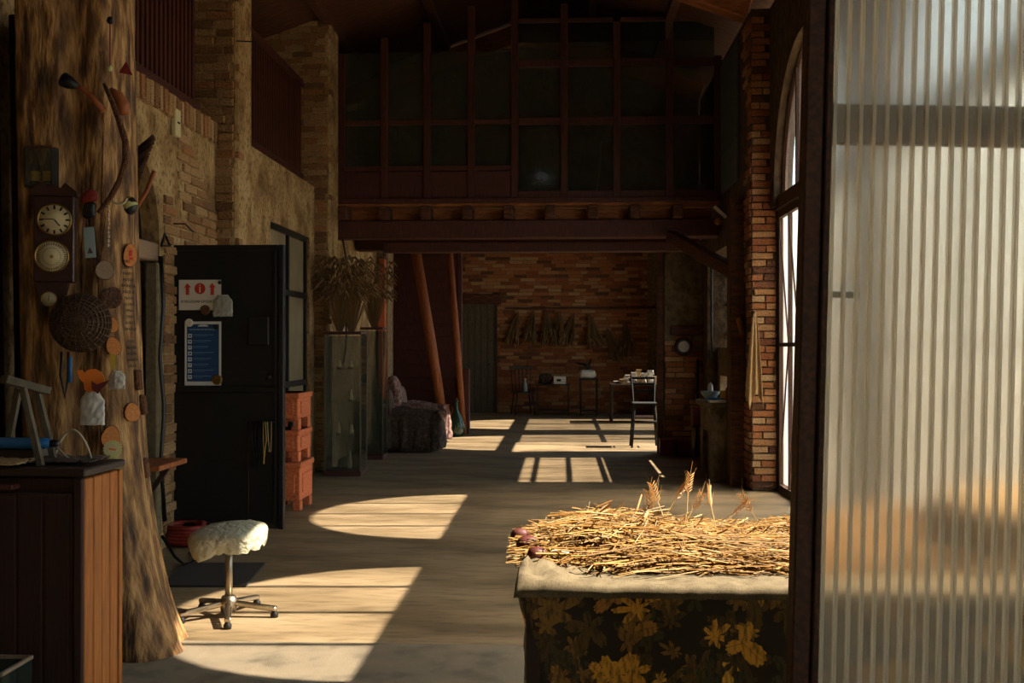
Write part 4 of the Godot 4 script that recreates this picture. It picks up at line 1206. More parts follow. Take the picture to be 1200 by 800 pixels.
func build_trunk() -> void:
	var o := Vector3(trunk_cx(0), 0, TZ)
	var t := thing("trunk_post", "tall pale stripped tree trunk post with fluted sides", "tree trunk", o)
	var b := mk(t).smooth()
	var nz := FastNoiseLite.new(); nz.seed = 9; nz.frequency = 2.2
	var rings := []
	var nr := 64; var nt := 72
	for j in nr + 1:
		var row := []
		var y := 4.95 * pow(j / float(nr), 1.15)
		for i in nt:
			var th := TAU * i / nt
			var r := trunk_rad(th, y) + 0.006 * nz.get_noise_3d(cos(th) * 2.0, y * 0.6, sin(th) * 2.0) + 0.004 * nz.get_noise_3d(cos(th) * 9.0, y * 2.0, sin(th) * 9.0)
			row.append(Vector3(trunk_cx(y) + r * cos(th), y, TZ + r * sin(th)))
		rings.append(row)
	for j in nr:
		for i in nt:
			var i2 := (i + 1) % nt
			b.quad(rings[j][i2], rings[j][i], rings[j + 1][i], rings[j + 1][i2])
	for i in nt:
		b.tri(o, rings[0][i], rings[0][(i + 1) % nt])
	part("wood", b, M.trunk_wood, t)
	var cr := []
	for k in 8:
		var q := on_trunk(118 + 3 * sin(k * 1.3), 60 + 90 * k)
		cr.append(q[0] - q[1] * 0.002)
	part("crack", mk(t).smooth().tube(cr, 0.004, 5), M.bark, t)
	# names painted in ink down the pale strip
	var words := ["GIO", "SAURO", "FABIO", "HUGO", "MONICA", "PAOLO", "NICO", "ELENA", "ANA", "EMA", "AUREL", "MARIO", "A", "ELIS", "MARA", "ROSA", "DARIO", "AGO"]
	for k in words.size():
		var q := on_trunk(145.0 + 0.055 * 7.0 * k, 306 + 7.2 * k)
		var tm := TextMesh.new()
		tm.text = words[k]
		tm.font_size = 16; tm.pixel_size = 0.0011; tm.depth = 0.001
		var mi := part_mesh("painted_name", tm, M.ink if k != 12 else M.red_ink, t)
		mi.transform = Transform3D(facing((q[1] + Vector3(0.15, 0, 0.5)).normalized(), rnd(-0.06, 0.06)), q[0] + q[1] * 0.02 - o)
	# sliced wood discs pinned to the trunk
	var slices := [
		[122, 317, 10, 11, "grey_slice_wood", "greyish oval wood slice pinned beside the painted names", 0],
		[130, 349, 11, 12, "bark", "brown ridged wood slice pinned above the small discs", 1],
		[131, 381, 6, 9, "slice_wood", "small pale oval wood slice beside the basket", 0],
		[132, 406, 8, 11, "slice_wood", "pale oval wood slice below the basket's side", 0],
		[153, 483, 9, 11, "slice_wood", "orange round wood slice on the right flank of the trunk", 0],
		[129, 512, 10, 13, "slice_wood", "orange oval wood slice above the pale green rosette", 0],
		[150, 300, 8, 14, "slice_wood", "long oval wood slice with a red mark at the trunk edge", 2]]
	for q in slices:
		var h := on_trunk(q[0], q[1])
		var n: Vector3 = (h[1] + Vector3(0.2, 0.05, 0.9)).normalized()
		var s := thing("wood_slice", q[5], "wood slice", h[0])
		var k: float = 4.75 / 1200.0
		var xf := Transform3D(facing(n, rnd(-0.3, 0.3)), h[0] + n * 0.012)
		part("face", mk(s).prism(disc_poly(q[2] * k, q[3] * k, 22, 0.04), 0.016, xf), M[q[4]], s)
		part("bark_rim", mk(s).prism(disc_poly(q[2] * k * 1.07, q[3] * k * 1.06, 22, 0.04), 0.013, xf), M.bark, s)
		if q[6] == 1:
			for l in 5:
				part("ridge", mk(s).box(xf * Vector3(0, (l - 2) * 0.017, 0.017), Vector3(q[2] * k * 1.5, 0.005, 0.004), xf.basis), M.dark_stain_wood, s)
		elif q[6] == 2:
			part("red_mark", mk(s).box(xf * Vector3(0, 0.012, 0.017), Vector3(0.014, 0.03, 0.002), xf.basis).box(xf * Vector3(0.004, -0.014, 0.017), Vector3(0.018, 0.012, 0.002), xf.basis), M.red_ink, s)
	for q in [[160, 445, "upper strip of bark clinging to the trunk's right flank"], [166, 474, "lower strip of bark clinging to the trunk's right flank"], [169, 548, "short bark strip low on the trunk's right flank"]]:
		var h := on_trunk(q[0], q[1])
		solo("bark_strip", h[0], B.new(h[0]).box(h[0] + Vector3(0.006, 0, 0), Vector3(0.03, 0.1, 0.05), Basis(Vector3.BACK, 0.1), 0.008), M.bark, q[2], "bark")
	# wall clock with barometer
	var hc := on_trunk(63, 280)
	var cf := facing((hc[1] * 0.4 + Vector3(0.35, 0, 1)).normalized())
	var cp: Vector3 = P(63, 280, 4.55)
	var ck := thing("wall_clock", "dark wood wall clock with two cream dials hung on the trunk", "clock", cp)
	var K := 4.55 / 1200.0
	var cx := Transform3D(cf, cp)
	part("case", mk(ck).box(cx * Vector3(0, 0, -0.03), Vector3(46 * K, 104 * K, 0.06), cf, 0.006), M.clock_case, ck)
	part("pediment", mk(ck).prism([Vector2(-0.1, 0), Vector2(0.1, 0), Vector2(0.1, 0.02), Vector2(0.05, 0.06), Vector2(0.03, 0.035), Vector2(0.0, 0.05), Vector2(-0.03, 0.035), Vector2(-0.05, 0.06), Vector2(-0.1, 0.02)], 0.07, Transform3D(cf, cx * Vector3(0, 52 * K, -0.06))), M.clock_case, ck)
	part("lower_box", mk(ck).prism([Vector2(-0.07, 0), Vector2(-0.045, -0.1), Vector2(0.045, -0.1), Vector2(0.07, 0)], 0.05, Transform3D(cf, cx * Vector3(-0.01, -52 * K, -0.05))), M.clock_case, ck)
	for q in [[64, 257, 18.5, 0], [61, 301, 18.5, 1], [58, 352, 8.5, 2]]:
		var c: Vector3 = cx * Vector3((q[0] - 63) * K, (280 - q[1]) * K, 0.0)
		var r: float = q[2] * K
		var up := Transform3D(cf * Basis(Vector3.RIGHT, PI / 2), c)
		var dial := part("dial", mk(ck).smooth().lathe([Vector2(r, 0.0), Vector2(r, 0.006), Vector2(0, 0.006)], 28, up), M.dial_cream, ck)
		part("bezel", mk(ck).smooth().lathe([Vector2(r, 0.0), Vector2(r * 1.08, 0.004), Vector2(r * 1.02, 0.012), Vector2(r * 0.96, 0.007)], 28, up), M.brass, ck)
		var marks := mk(dial)
		if q[3] == 0:
			for k in 12:
				var a := TAU * k / 12.0
				marks.box(c + cf * Vector3(0.8 * r * sin(a), 0.8 * r * cos(a), 0.007), Vector3(0.008, 0.018, 0.001), cf * Basis(Vector3.BACK, -a))
			part("numerals", marks, M.ink, dial)
			part("hour_hand", mk(dial).box(c + cf * Vector3(0.012, -0.014, 0.009), Vector3(0.006, 0.036, 0.001), cf * Basis(Vector3.BACK, 0.7)), M.ink, dial)
			part("minute_hand", mk(dial).box(c + cf * Vector3(-0.024, 0.002, 0.01), Vector3(0.048, 0.004, 0.001), cf), M.ink, dial)
		elif q[3] == 1:
			for k in 36:
				var a := TAU * k / 36.0
				marks.box(c + cf * Vector3(0.82 * r * sin(a), 0.82 * r * cos(a), 0.007), Vector3(0.003, 0.009, 0.001), cf * Basis(Vector3.BACK, -a))
			for k in 24:
				var a := TAU * k / 24.0
				marks.box(c + cf * Vector3(0.55 * r * sin(a), 0.55 * r * cos(a), 0.007), Vector3(0.006, 0.002, 0.001), cf * Basis(Vector3.BACK, -a))
			part("scale", marks, M.ink, dial)
			part("hub", mk(dial).smooth().lathe([Vector2(0.008, 0.006), Vector2(0.006, 0.011), Vector2(0, 0.011)], 12, up), M.brass, dial)
		else:
			part("needle", mk(dial).box(c + cf * Vector3(0, 0.004, 0.008), Vector3(0.003, 0.026, 0.001), cf), M.ink, dial)
	# small glass box with two bottles hung above the clock
	var gp := P(49, 196, 4.6)
	var gl := thing("bottle_rack", "small hanging glass rack holding two yellow-labelled bottles above the clock", "rack", gp)
	part("top_bar", mk(gl).box(gp + Vector3(0, 0.09, 0), Vector3(0.13, 0.012, 0.07), Basis.IDENTITY, 0.003), M.bark, gl)
	part("pane", mk(gl).box(gp + Vector3(0, 0.0, 0.034), Vector3(0.12, 0.17, 0.003)), M.case_glass, gl)
	part("shelf", mk(gl).box(gp + Vector3(0, -0.09, 0), Vector3(0.13, 0.01, 0.07)), M.dark_stain_wood, gl)
	for x in [-0.062, 0.062]:
		part("side", mk(gl).box(gp + Vector3(x, 0, 0), Vector3(0.004, 0.17, 0.07)), M.iron, gl)
	for x in [-0.03, 0.03]:
		var bt := gp + Vector3(x, -0.085, 0)
		var bo := thing("small_bottle", "small dark bottle with a yellow label in the hanging rack", "bottle", bt, "bottles in the hanging rack")
		part("glass", mk(bo).smooth().lathe([Vector2(0, 0), Vector2(0.022, 0), Vector2(0.022, 0.09), Vector2(0.009, 0.12), Vector2(0.009, 0.15), Vector2(0, 0.15)], 14, Transform3D(Basis.IDENTITY, bt)), M.black_plastic, bo)
		part("label_band", mk(bo).smooth().lathe([Vector2(0.0228, 0.02), Vector2(0.0228, 0.065)], 14, Transform3D(Basis.IDENTITY, bt)), M.yellow_paint, bo)
	# round woven basket hung mouth to the trunk
	var bk := on_trunk(94, 378)
	var bn: Vector3 = (bk[1] * 0.5 + Vector3(0.2, 0, 1)).normalized()
	var bc := P(94, 378, 4.53)
	var bs := thing("woven_basket", "dark round woven basket hung on the trunk below the clock", "basket", bc)
	var bx := Transform3D(facing(bn) * Basis(Vector3.RIGHT, PI / 2), bc)
	var prof := []
	for k in 9:
		var a := PI / 2 * k / 8.0
		prof.append(Vector2(0.128 * cos(a) + 0.0, -0.02 + 0.115 * sin(a)))
	prof[8] = Vector2(0, prof[8].y)
	part("shell", mk(bs).smooth().lathe(prof, 30, bx), M.wicker, bs)
	for k in 9:
		var a := PI / 2 * (k + 0.3) / 9.6
		var ring := []
		for i in 31:
			var th := TAU * i / 30.0
			ring.append(bx * Vector3(0.131 * cos(a) * cos(th), -0.02 + 0.118 * sin(a), 0.131 * cos(a) * sin(th)))
		part("hoop", mk(bs).smooth().tube(ring, 0.0045, 5, false), M.wicker, bs)
	for i in 26:
		var th := TAU * i / 26.0
		var rib := []
		for k in 8:
			var a := PI / 2 * k / 7.4
			rib.append(bx * Vector3(0.132 * cos(a) * cos(th), -0.02 + 0.119 * sin(a), 0.132 * cos(a) * sin(th)))
		part("stake", mk(bs).smooth().tube(rib, 0.0035, 4, false), M.wicker, bs)
	# bent branch and hook
	var pts := []
	for q in [[122, 98, 4.56], [131, 118, 4.56], [140, 142, 4.57], [147, 166, 4.58], [147, 190, 4.58], [140, 212, 4.57], [129, 232, 4.56], [115, 249, 4.56]]:
		pts.append(P(q[0], q[1], q[2]))
	solo("bent_branch", pts[7], B.new(pts[7]).smooth().tube(pts, [0.009, 0.012, 0.014, 0.015, 0.015, 0.014, 0.012, 0.009], 9), M.bark, "bent brown branch hung like a hook down the trunk", "branch")
	var hk := [P(82, 97, 4.52), P(98, 105, 4.53), P(112, 118, 4.54), P(121, 130, 4.55)]
	var hb := thing("hand_bell", "dark iron bell on a slanting wooden handle high on the trunk", "bell", hk[0])
	part("bell", mk(hb).smooth().tube([hk[0] + Vector3(-0.03, 0.015, 0), hk[0], hk[0].lerp(hk[1], 0.6)], [0.035, 0.03, 0.012], 12), M.iron, hb)
	part("handle", mk(hb).smooth().tube([hk[0].lerp(hk[1], 0.5), hk[1], hk[2], hk[3]], [0.01, 0.012, 0.015, 0.016], 8), M.pole_wood, hb)
	var pc := P(141, 121, 4.62)
	solo("corn_cob", pc, B.new(pc).smooth().tube([P(129, 106, 4.62), P(137, 113, 4.62), P(144, 124, 4.62), P(146, 134, 4.62)], [0.018, 0.03, 0.032, 0.02], 10), M.pole_wood, "fat brown dried cob hung beside the bent branch", "corn cob")
	# coloured ball, rings and cords on the right edge
	var ba := P(153, 241, 4.66)
	var bl := thing("painted_ball", "small green and yellow painted ball hung at the trunk edge", "ball", ba)
	part("ball", mk(bl).smooth().cushion(ba, Vector3(0.062, 0.086, 0.062), 1.0, Basis.IDENTITY, 0.0, 1.0, 1, 18, 12), M.black_plastic, bl)
	part("band", mk(bl).smooth().lathe([Vector2(0.0315, -0.012), Vector2(0.033, 0.0), Vector2(0.0305, 0.014)], 18, Transform3D(Basis(Vector3.BACK, 0.5), ba)), M.pale_green_paper, bl)
	part("cap", mk(bl).smooth().lathe([Vector2(0.029, 0.016), Vector2(0.02, 0.036), Vector2(0, 0.046)], 18, Transform3D(Basis(Vector3.BACK, 0.2), ba)), M.yellow_paint, bl)
	var rp := []
	for k in 15:
		rp.append(P(140 + 8 * cos(PI + PI * k / 14.0), 232 + 7 * sin(PI * k / 14.0), 4.6))
	solo("pale_ring", rp[0], B.new(rp[0]).smooth().tube(rp, 0.006, 6), M.pale_cord, "pale curved ring hanging over the bent branch", "ring")
	var bead := B.new(P(127, 285, 4.6))
	bead.smooth()
	for k in 10:
		bead.cushion(P(127 + 0.3 * sin(k * 2.0), 242 + 5.0 * k, 4.6), Vector3(0.012, 0.018, 0.012), 1.0, Basis.IDENTITY, 0.0, 1.0, 1, 8, 6)
	solo("bead_string", P(127, 285, 4.6), bead, M.pale_cord, "string of small pale beads hanging down the trunk", "beads")
	# red and black puppet with a pale card
	var pp := P(104, 236, 4.55)
	var pu := thing("cloth_figure", "small red and black cloth figure pinned beside the clock", "figure", pp)
	part("red_hood", mk(pu).smooth().cushion(pp + Vector3(0, 0.02, 0), Vector3(0.075, 0.06, 0.045), 0.8, Basis(Vector3.BACK, 0.5), 0.01, 20.0), M.red_plastic, pu)
	part("black_body", mk(pu).smooth().cushion(pp + Vector3(0.004, -0.04, 0), Vector3(0.06, 0.08, 0.04), 0.7, Basis.IDENTITY, 0.006, 20.0), M.black_plastic, pu)
	var kp := P(105, 284, 4.57)
	var ca := thing("pale_card", "pale blue-green printed card hanging below the cloth figure", "card", kp)
	part("card", mk(ca).box(kp, Vector3(0.05, 0.14, 0.003), Basis(Vector3.BACK, 0.08), 0.001), M.pale_blue, ca)
	part("print_mark", mk(ca).prism([Vector2(-0.014, 0), Vector2(0.014, 0), Vector2(0, 0.03)], 0.002, Transform3D(Basis(Vector3.BACK, 0.08), kp + Vector3(0.004, -0.05, 0.001))), M.grey_door_wood, ca)
	# orange duck cut-out, red bird, cloth and paper scraps
	var duck := [[92, 434], [97, 433], [100, 437], [104, 433], [111, 432], [118, 436], [122, 443], [121, 450], [113, 452], [112, 458], [105, 460], [100, 456], [99, 448], [95, 444]]
	flat_cut("bird_cutout", duck, 4.55, 0.012, M.orange_paint, "orange wooden bird cut-out pinned to the trunk", "cut-out")
	flat_cut("bird_cutout", [[108, 446], [114, 450], [128, 445], [122, 453], [115, 461], [109, 456]], 4.53, 0.01, M.dark_red_paint, "dark red wooden bird cut-out overlapping the orange one", "cut-out")
	cloth_scrap("white_bag", 108, 478, 30, 40, 4.55, M.white_enamel, "crumpled white cloth bag hanging below the orange bird", "bag")
	cloth_scrap("paper_scrap", 137, 445, 20, 22, 4.58, M.white_paper, "crumpled white and pink paper scrap beside the birds", "paper")
	flat_cut("yellow_tag", [[129, 414], [135, 415], [134, 434], [130, 433]], 4.58, 0.004, M.yellow_paint, "narrow yellow tag hanging above the paper scrap", "tag")
	# rosette
	var ro := P(132, 526, 4.54)
	var rs := thing("rosette", "pale green paper rosette with two ribbon tails on the trunk", "rosette", ro)
	var rf := facing(Vector3(0.3, 0, 1).normalized())
	var star := []
	for k in 36:
		var r := 0.041 if k % 2 else 0.036
		star.append(Vector2(r * cos(TAU * k / 36.0), r * sin(TAU * k / 36.0)))
	part("pleated_disc", mk(rs).prism(star, 0.006, Transform3D(rf, ro)), M.pale_green_paper, rs)
	part("centre", mk(rs).prism(disc_poly(0.026, 0.026), 0.009, Transform3D(rf, ro)), M.switch_cream, rs)
	part("motif", mk(rs).box(ro + rf * Vector3(0, 0, 0.0095), Vector3(0.03, 0.008, 0.001), rf * Basis(Vector3.BACK, -0.2)), M.orange_paint, rs)
	for sg in [-1.0, 1.0]:
		part("tail", mk(rs).prism([Vector2(-0.011, 0.01), Vector2(0.011, 0.01), Vector2(0.013, -0.085), Vector2(0.0, -0.068), Vector2(-0.011, -0.08)], 0.002, Transform3D(rf * Basis(Vector3.BACK, sg * 0.16), ro + Vector3(sg * 0.012, -0.02, -0.002))), M.pale_green_paper, rs)
	# dark strap with blue clips, strings and small charms higher up
	var s0 := P(76, 412, 4.6)
	var sp := thing("lanyard", "dark strap with blue clips hanging beside the basket", "lanyard", s0)
	part("strap", mk(sp).smooth().tube([P(80, 412, 4.58), P(80, 440, 4.58), P(76, 466, 4.58), P(71, 440, 4.58), P(72, 412, 4.58)], 0.006, 6), M.black_plastic, sp)
	part("clip", mk(sp).smooth().tube([P(82, 418, 4.57), P(82, 448, 4.57)], 0.009, 8), M.blue_plastic, sp)
	flat_cut("pennant", [[140, 86], [148, 72], [155, 88]], 4.62, 0.006, M.red_plastic, "small red triangular pennant high on the trunk edge", "pennant")
	var st := P(129, 24, 4.6)
	var ch := thing("hanging_charm", "dark knob and beads on a red string high on the trunk", "charm", st)
	part("knob", mk(ch).smooth().cushion(st, Vector3(0.03, 0.035, 0.03), 1.0, Basis.IDENTITY, 0.003, 60.0, 2, 12, 8), M.iron, ch)
	part("string", mk(ch).smooth().tube([st, P(129, 78, 4.6)], 0.003, 5), M.red_plastic, ch)
	part("bead", mk(ch).smooth().cushion(P(129, 80, 4.6), Vector3(0.022, 0.03, 0.02), 1.0, Basis.IDENTITY, 0.0, 1.0, 1, 10, 8), M.pale_green_paper, ch)
	# broom hung bristles down behind the trunk
	var br := P(166, 196, 5.3)
	var bm := thing("straw_broom", "dark bristled broom head hung between trunk and arched recess", "broom", br)
	part("handle", mk(bm).smooth().tube([P(181, 200, 5.3), P(172, 224, 5.3), P(158, 246, 5.3)], 0.012, 8), M.pole_wood, bm)
	var bb := mk(bm)
	for k in 320:
		var f := rng.randf()
		bb.tube([P(149 + 3 * rng.randf(), lerpf(182, 236, f), 5.3 + rnd(-0.05, 0.05)), P(lerpf(160, 181, 1.0 - f) + rnd(-2, 2), lerpf(160, 214, f) + rnd(-3, 3), 5.3 + rnd(-0.06, 0.06))], [0.006, 0.004], 3, false)
	part("bristles", bb, M.brush_bristle, bm)

func flat_cut(called: String, px: Array, d: float, th: float, m: Material, label: String, category: String) -> void:
	var c := Vector2.ZERO
	for q in px: c += Vector2(q[0], q[1]) / px.size()
	var at := P(c.x, c.y, d)
	var poly := []
	for q in px:
		var p := P(q[0], q[1], d) - at
		poly.append(Vector2(p.x, p.y))
	solo(called, at, B.new().prism(poly, th, Transform3D(Basis(Vector3.UP, 0.25), Vector3.ZERO)), m, label, category)

func cloth_scrap(called: String, px: float, py: float, w: float, h: float, d: float, m: Material, label: String, category: String) -> void:
	var at := P(px, py, d)
	var k := d / 1200.0
	var nz := FastNoiseLite.new(); nz.seed = int(px); nz.frequency = 12.0
	var g := []
	for j in 13:
		var row := []
		for i in 13:
			var u := i / 12.0 - 0.5; var v := j / 12.0 - 0.5
			var pinch := 1.0 - 0.45 * smoothstep(0.2, 0.5, v)
			row.append(Vector3(u * w * k * pinch, v * h * k + 0.006 * nz.get_noise_2d(u * 3, 7.0), 0.012 * nz.get_noise_2d(u * 1.4, v * 1.4) + 0.012 * cos(u * PI)))
		g.append(row)
	solo(called, at, B.new().smooth().sheet(g, 0.004), m, label, category)


func build_left_things() -> void:
	# added dark boards standing in for the shaded wall left of the trunk
	for k in 2:
		var lb := Vector3(-2.72 - 0.08 * k, 0, -5.12 + 0.35 * k)
		solo("shade_board", lb, B.new(lb).bar(lb + Vector3(0.06, 0.0, 0), lb + Vector3(0.0, 3.1, 0), 0.34, 0.04, Vector3.RIGHT, 0.006), M.dark_cabinet_wood, ["wide dark board added for the wall shade beside the trunk", "second dark board added for the wall shade beside the trunk"][k], "board")
	# ---------------- cabinet in the corner
	var cb := thing("pine_cabinet", "pine cabinet with a dark front and orange boarded side by the trunk", "cabinet", Vector3(-2.25, 0, -3.85))
	var fx := -1.757
	part("body", mk(cb).box(Vector3(-2.27, 0.48, -3.86), Vector3(0.98, 0.96, 0.27)), M.dark_cabinet_wood, cb)
	for k in 4:
		part("side_board", mk(cb).box(Vector3(fx - 0.012 + 0.002 * (k % 2), 0.48, -3.745 - 0.07 * k), Vector3(0.024, 0.96, 0.067), Basis.IDENTITY, 0.004), M.pine_board, cb)
	part("corner_strip", mk(cb).box(Vector3(fx - 0.012, 0.48, -4.01), Vector3(0.036, 0.96, 0.03), Basis.IDENTITY, 0.004), M.pine_board, cb)
	part("front_stile", mk(cb).box(Vector3(fx - 0.02, 0.48, -3.708), Vector3(0.03, 0.96, 0.03), Basis.IDENTITY, 0.003), M.dark_cabinet_wood, cb)
	var dr := part("door_panel", mk(cb).box(Vector3(-2.1, 0.46, -3.715), Vector3(0.6, 0.9, 0.022), Basis.IDENTITY, 0.004), M.dark_cabinet_wood, cb)
	for k in 6:
		part("board_line", mk(dr).box(Vector3(-2.36 + 0.1 * k, 0.46, -3.703), Vector3(0.088, 0.88, 0.006), Basis.IDENTITY, 0.002), M.dark_cabinet_wood, dr)
	part("pull_tray", mk(cb).box(Vector3(-2.28, 0.935, -3.68), Vector3(0.56, 0.02, 0.06), Basis.IDENTITY, 0.004), M.red_brown_timber, cb)
	part("top_board", mk(cb).box(Vector3(-2.27, 0.985, -3.86), Vector3(1.05, 0.03, 0.35), Basis.IDENTITY, 0.006), M.dark_stain_wood, cb)
	# things on the cabinet
	var tp := 1.0
	for q in [[-2.15, -3.78, 0.3, 0.2, "crumpled brown paper sheet lying at the front of the cabinet top", M.burlap], [-1.9, -3.88, 0.24, 0.18, "dark crumpled foil sheet on the cabinet top beside the trunk", M.dark_throw_cloth]]:
		var at := Vector3(q[0], tp, q[1])
		var nz := FastNoiseLite.new(); nz.seed = int(q[0] * -100); nz.frequency = 9.0
		var g := []
		for j in 11:
			var row := []
			for i in 15:
				var x: float = (i / 14.0 - 0.5) * q[2]; var z: float = (0.5 - j / 10.0) * q[3]
				row.append(at + Vector3(x, 0.014 + 0.02 * absf(nz.get_noise_2d(x * 2, z * 2)), z))
			g.append(row)
		solo("crumpled_sheet", at, B.new(at).sheet(g, 0.004), q[5], q[4], "sheet")
	var sh := Vector3(-2.35, tp, -3.86)
	var ho := thing("wooden_trestle", "small grey wooden A-frame trestle standing on the cabinet", "trestle", sh)
	var bA := P(4, 444, 3.75); var bB := P(56, 458, 3.9)
	part("top_bar", mk(ho).bar(bA, bB, 0.05, 0.03, Vector3.UP, 0.003), M.grey_door_wood, ho)
	for q in [[27, 455, 48, 541, 3.78], [44, 460, 64, 533, 3.92], [22, 455, 6, 540, 3.92]]:
		var lo := P(q[2], q[3], q[4]); lo.y = tp
		part("leg", mk(ho).bar(P(q[0], q[1], q[4]), lo, 0.022, 0.022), M.grey_door_wood, ho)
	var bl := P(28, 514, 3.87)
	bl.y = tp + 0.075
	var tu := thing("blue_tube", "glossy blue tube lying across the cabinet top", "tube", bl - Vector3(0, 0.02, 0))
	part("body", mk(tu).smooth().tube([Vector3(-2.6, bl.y, -3.93), P(52, 514, 3.88) * Vector3(1, 0, 1) + Vector3(0, bl.y, 0), P(60, 514, 3.88) * Vector3(1, 0, 1) + Vector3(0, bl.y, 0)], [0.022, 0.022, 0.014], 14), M.blue_plastic, tu)
	part("dark_end", mk(tu).smooth().tube([P(60, 514, 3.88) * Vector3(1, 0, 1) + Vector3(0, bl.y, 0), P(69, 516, 3.88) * Vector3(1, 0, 1) + Vector3(0, bl.y, 0)], [0.016, 0.012], 10), M.black_plastic, tu)
	var bk := Vector3(-2.35, tp, -3.95)
	solo("tool_tray", bk, B.new(bk).box(bk + Vector3(0, 0.026, 0), Vector3(0.62, 0.052, 0.12), Basis.IDENTITY, 0.006), M.dark_stain_wood, "low dark tray carrying the blue tube on the cabinet", "tray")
	var lp := []
	for k in 25:
		var a := PI * k / 24.0
		lp.append(Vector3(lerpf(-1.98, -1.83, (1 - cos(a)) / 2), tp + 0.004 + 0.12 * sin(a), -3.92 - 0.02 * sin(a * 2)))
	lp.append(Vector3(-1.9, tp + 0.004, -3.9)); lp.append(Vector3(-1.96, tp + 0.07, -3.88))
	solo("cord_loop", lp[0], B.new(lp[0]).smooth().tube(lp, 0.004, 6), M.pale_cord, "springy loop of pale cord on the cabinet top", "cord")
	# glass tank at the foot of the cabinet
	var gt := Vector3(-2.1, 0, -3.5)
	var ta := thing("glass_tank", "low glass tank with a pale rim before the cabinet", "tank", gt)
	for q in [[Vector3(0, 0.17, 0.1), Vector3(0.4, 0.34, 0.005)], [Vector3(0, 0.17, -0.1), Vector3(0.4, 0.34, 0.005)], [Vector3(0.2, 0.17, 0), Vector3(0.005, 0.34, 0.2)], [Vector3(-0.2, 0.17, 0), Vector3(0.005, 0.34, 0.2)]]:
		part("pane", mk(ta).box(gt + q[0], q[1]), M.case_glass, ta)
		part("rim", mk(ta).box(gt + q[0] + Vector3(0, 0.165, 0), Vector3(q[1].x + 0.006, 0.012, q[1].z + 0.006)), M.grey_slice_wood, ta)
	part("floor_pane", mk(ta).box(gt + Vector3(0, 0.006, 0), Vector3(0.4, 0.012, 0.2)), M.dark_stain_wood, ta)
	# ---------------- black metal door standing open
	var D := 7.43
	var x0 := P(197, 450, D).x; var x1 := P(333, 450, D).x
	var y0 := P(265, 619, D).y; var y1 := P(265, 287, D).y
	var z := -D
	var dw := thing("metal_door", "black metal door standing open square to the plaster wall", "door", Vector3(x0, y0, z))
	part("leaf", mk(dw).box(Vector3((x0 + x1) / 2, (y0 + y1) / 2, z - 0.02), Vector3(x1 - x0, y1 - y0, 0.03)), M.black_metal, dw)
	for x in [x0 + 0.02, x1 - 0.02]:
		part("stile", mk(dw).box(Vector3(x, (y0 + y1) / 2, z), Vector3(0.04, y1 - y0, 0.04), Basis.IDENTITY, 0.004), M.black_metal, dw)
	part("edge_stile", mk(dw).box(Vector3(x1 - 0.065, (y0 + y1) / 2, z - 0.002), Vector3(0.02, y1 - y0, 0.03), Basis.IDENTITY, 0.003), M.black_metal, dw)
	var ym := P(265, 456, D).y
	for y in [y0 + 0.025, ym, y1 - 0.02]:
		part("rail", mk(dw).box(Vector3((x0 + x1) / 2, y, z - 0.002), Vector3(x1 - x0 - 0.09, 0.04, 0.034), Basis.IDENTITY, 0.004), M.black_metal, dw)
	var pb := P(303.5, 387.5, D)
	part("cover_plate", mk(dw).box(Vector3(pb.x, pb.y, z + 0.004), Vector3(0.15, 0.21, 0.03), Basis.IDENTITY, 0.006), M.black_metal, dw)
	var lk := P(315, 442, D)
	part("lock", mk(dw).smooth().lathe([Vector2(0.024, 0), Vector2(0.022, 0.02), Vector2(0, 0.022)], 16, Transform3D(Basis(Vector3.RIGHT, PI / 2), Vector3(lk.x, lk.y, z - 0.005))), M.iron, dw)
	for y in [y0 + 0.3, y1 - 0.3, ym + 0.2]:
		part("hinge", mk(dw).smooth().tube([Vector3(x0 - 0.005, y - 0.06, z + 0.01), Vector3(x0 - 0.005, y + 0.06, z + 0.01)], 0.014, 8), M.iron, dw)
	part("handle_pin", mk(dw).smooth().tube([P(338, 497, D), P(344, 497, D)], 0.02, 8), M.iron, dw)
	# notices held by magnets
	var zf := z + 0.002
	var k := D / 1200.0
	var sp := P(234.5, 345.5, D); sp.z = zf
	var sg := thing("direction_notice", "white notice with red arrows and an information disc on the black door", "sign", sp)
	part("card", mk(sg).box(sp, Vector3(51 * k, 36 * k, 0.002)), M.white_paper, sg)
	for x in [-15.0, 15.0]:
		part("arrow", mk(sg).prism([Vector2(-0.013, -0.045), Vector2(0.013, -0.045), Vector2(0.013, 0.01), Vector2(0.026, 0.01), Vector2(0.0, 0.042), Vector2(-0.026, 0.01), Vector2(-0.013, 0.01)], 0.001, Transform3D(Basis.IDENTITY, sp + Vector3(x * k, 0.045, 0.001))), M.red_ink, sg)
	part("disc", mk(sg).prism(disc_poly(0.041, 0.041, 28), 0.001, Transform3D(Basis.IDENTITY, sp + Vector3(0, 0.047, 0.001))), M.red_ink, sg)
	text_part("letter", "i", 0.075, sp + Vector3(0, 0.047, 0.0025), M.white_paper, sg)
	text_part("lettering", "ISTRUZIONI OPERATIVE", 0.026, sp + Vector3(0, -0.048, 0.0015), M.ink, sg)
	var np := P(238, 414, D); np.z = zf
	var im := Image.create(132, 228, false, Image.FORMAT_RGB8)
	im.fill(c8(204, 206, 202))
	im.fill_rect(Rect2i(8, 10, 116, 204), c8(26, 66, 108))
	for y in range(10, 18):
		for x in range(46, 86):
			if pow((x - 66) / 20.0, 2) + pow((y - 18) / 8.0, 2) < 1.0:
				im.set_pixel(x, y, c8(204, 206, 202))
	for x in range(14, 112, 2):
		if x % 14 != 0: im.fill_rect(Rect2i(x, 26, 1, 5), c8(190, 204, 214))
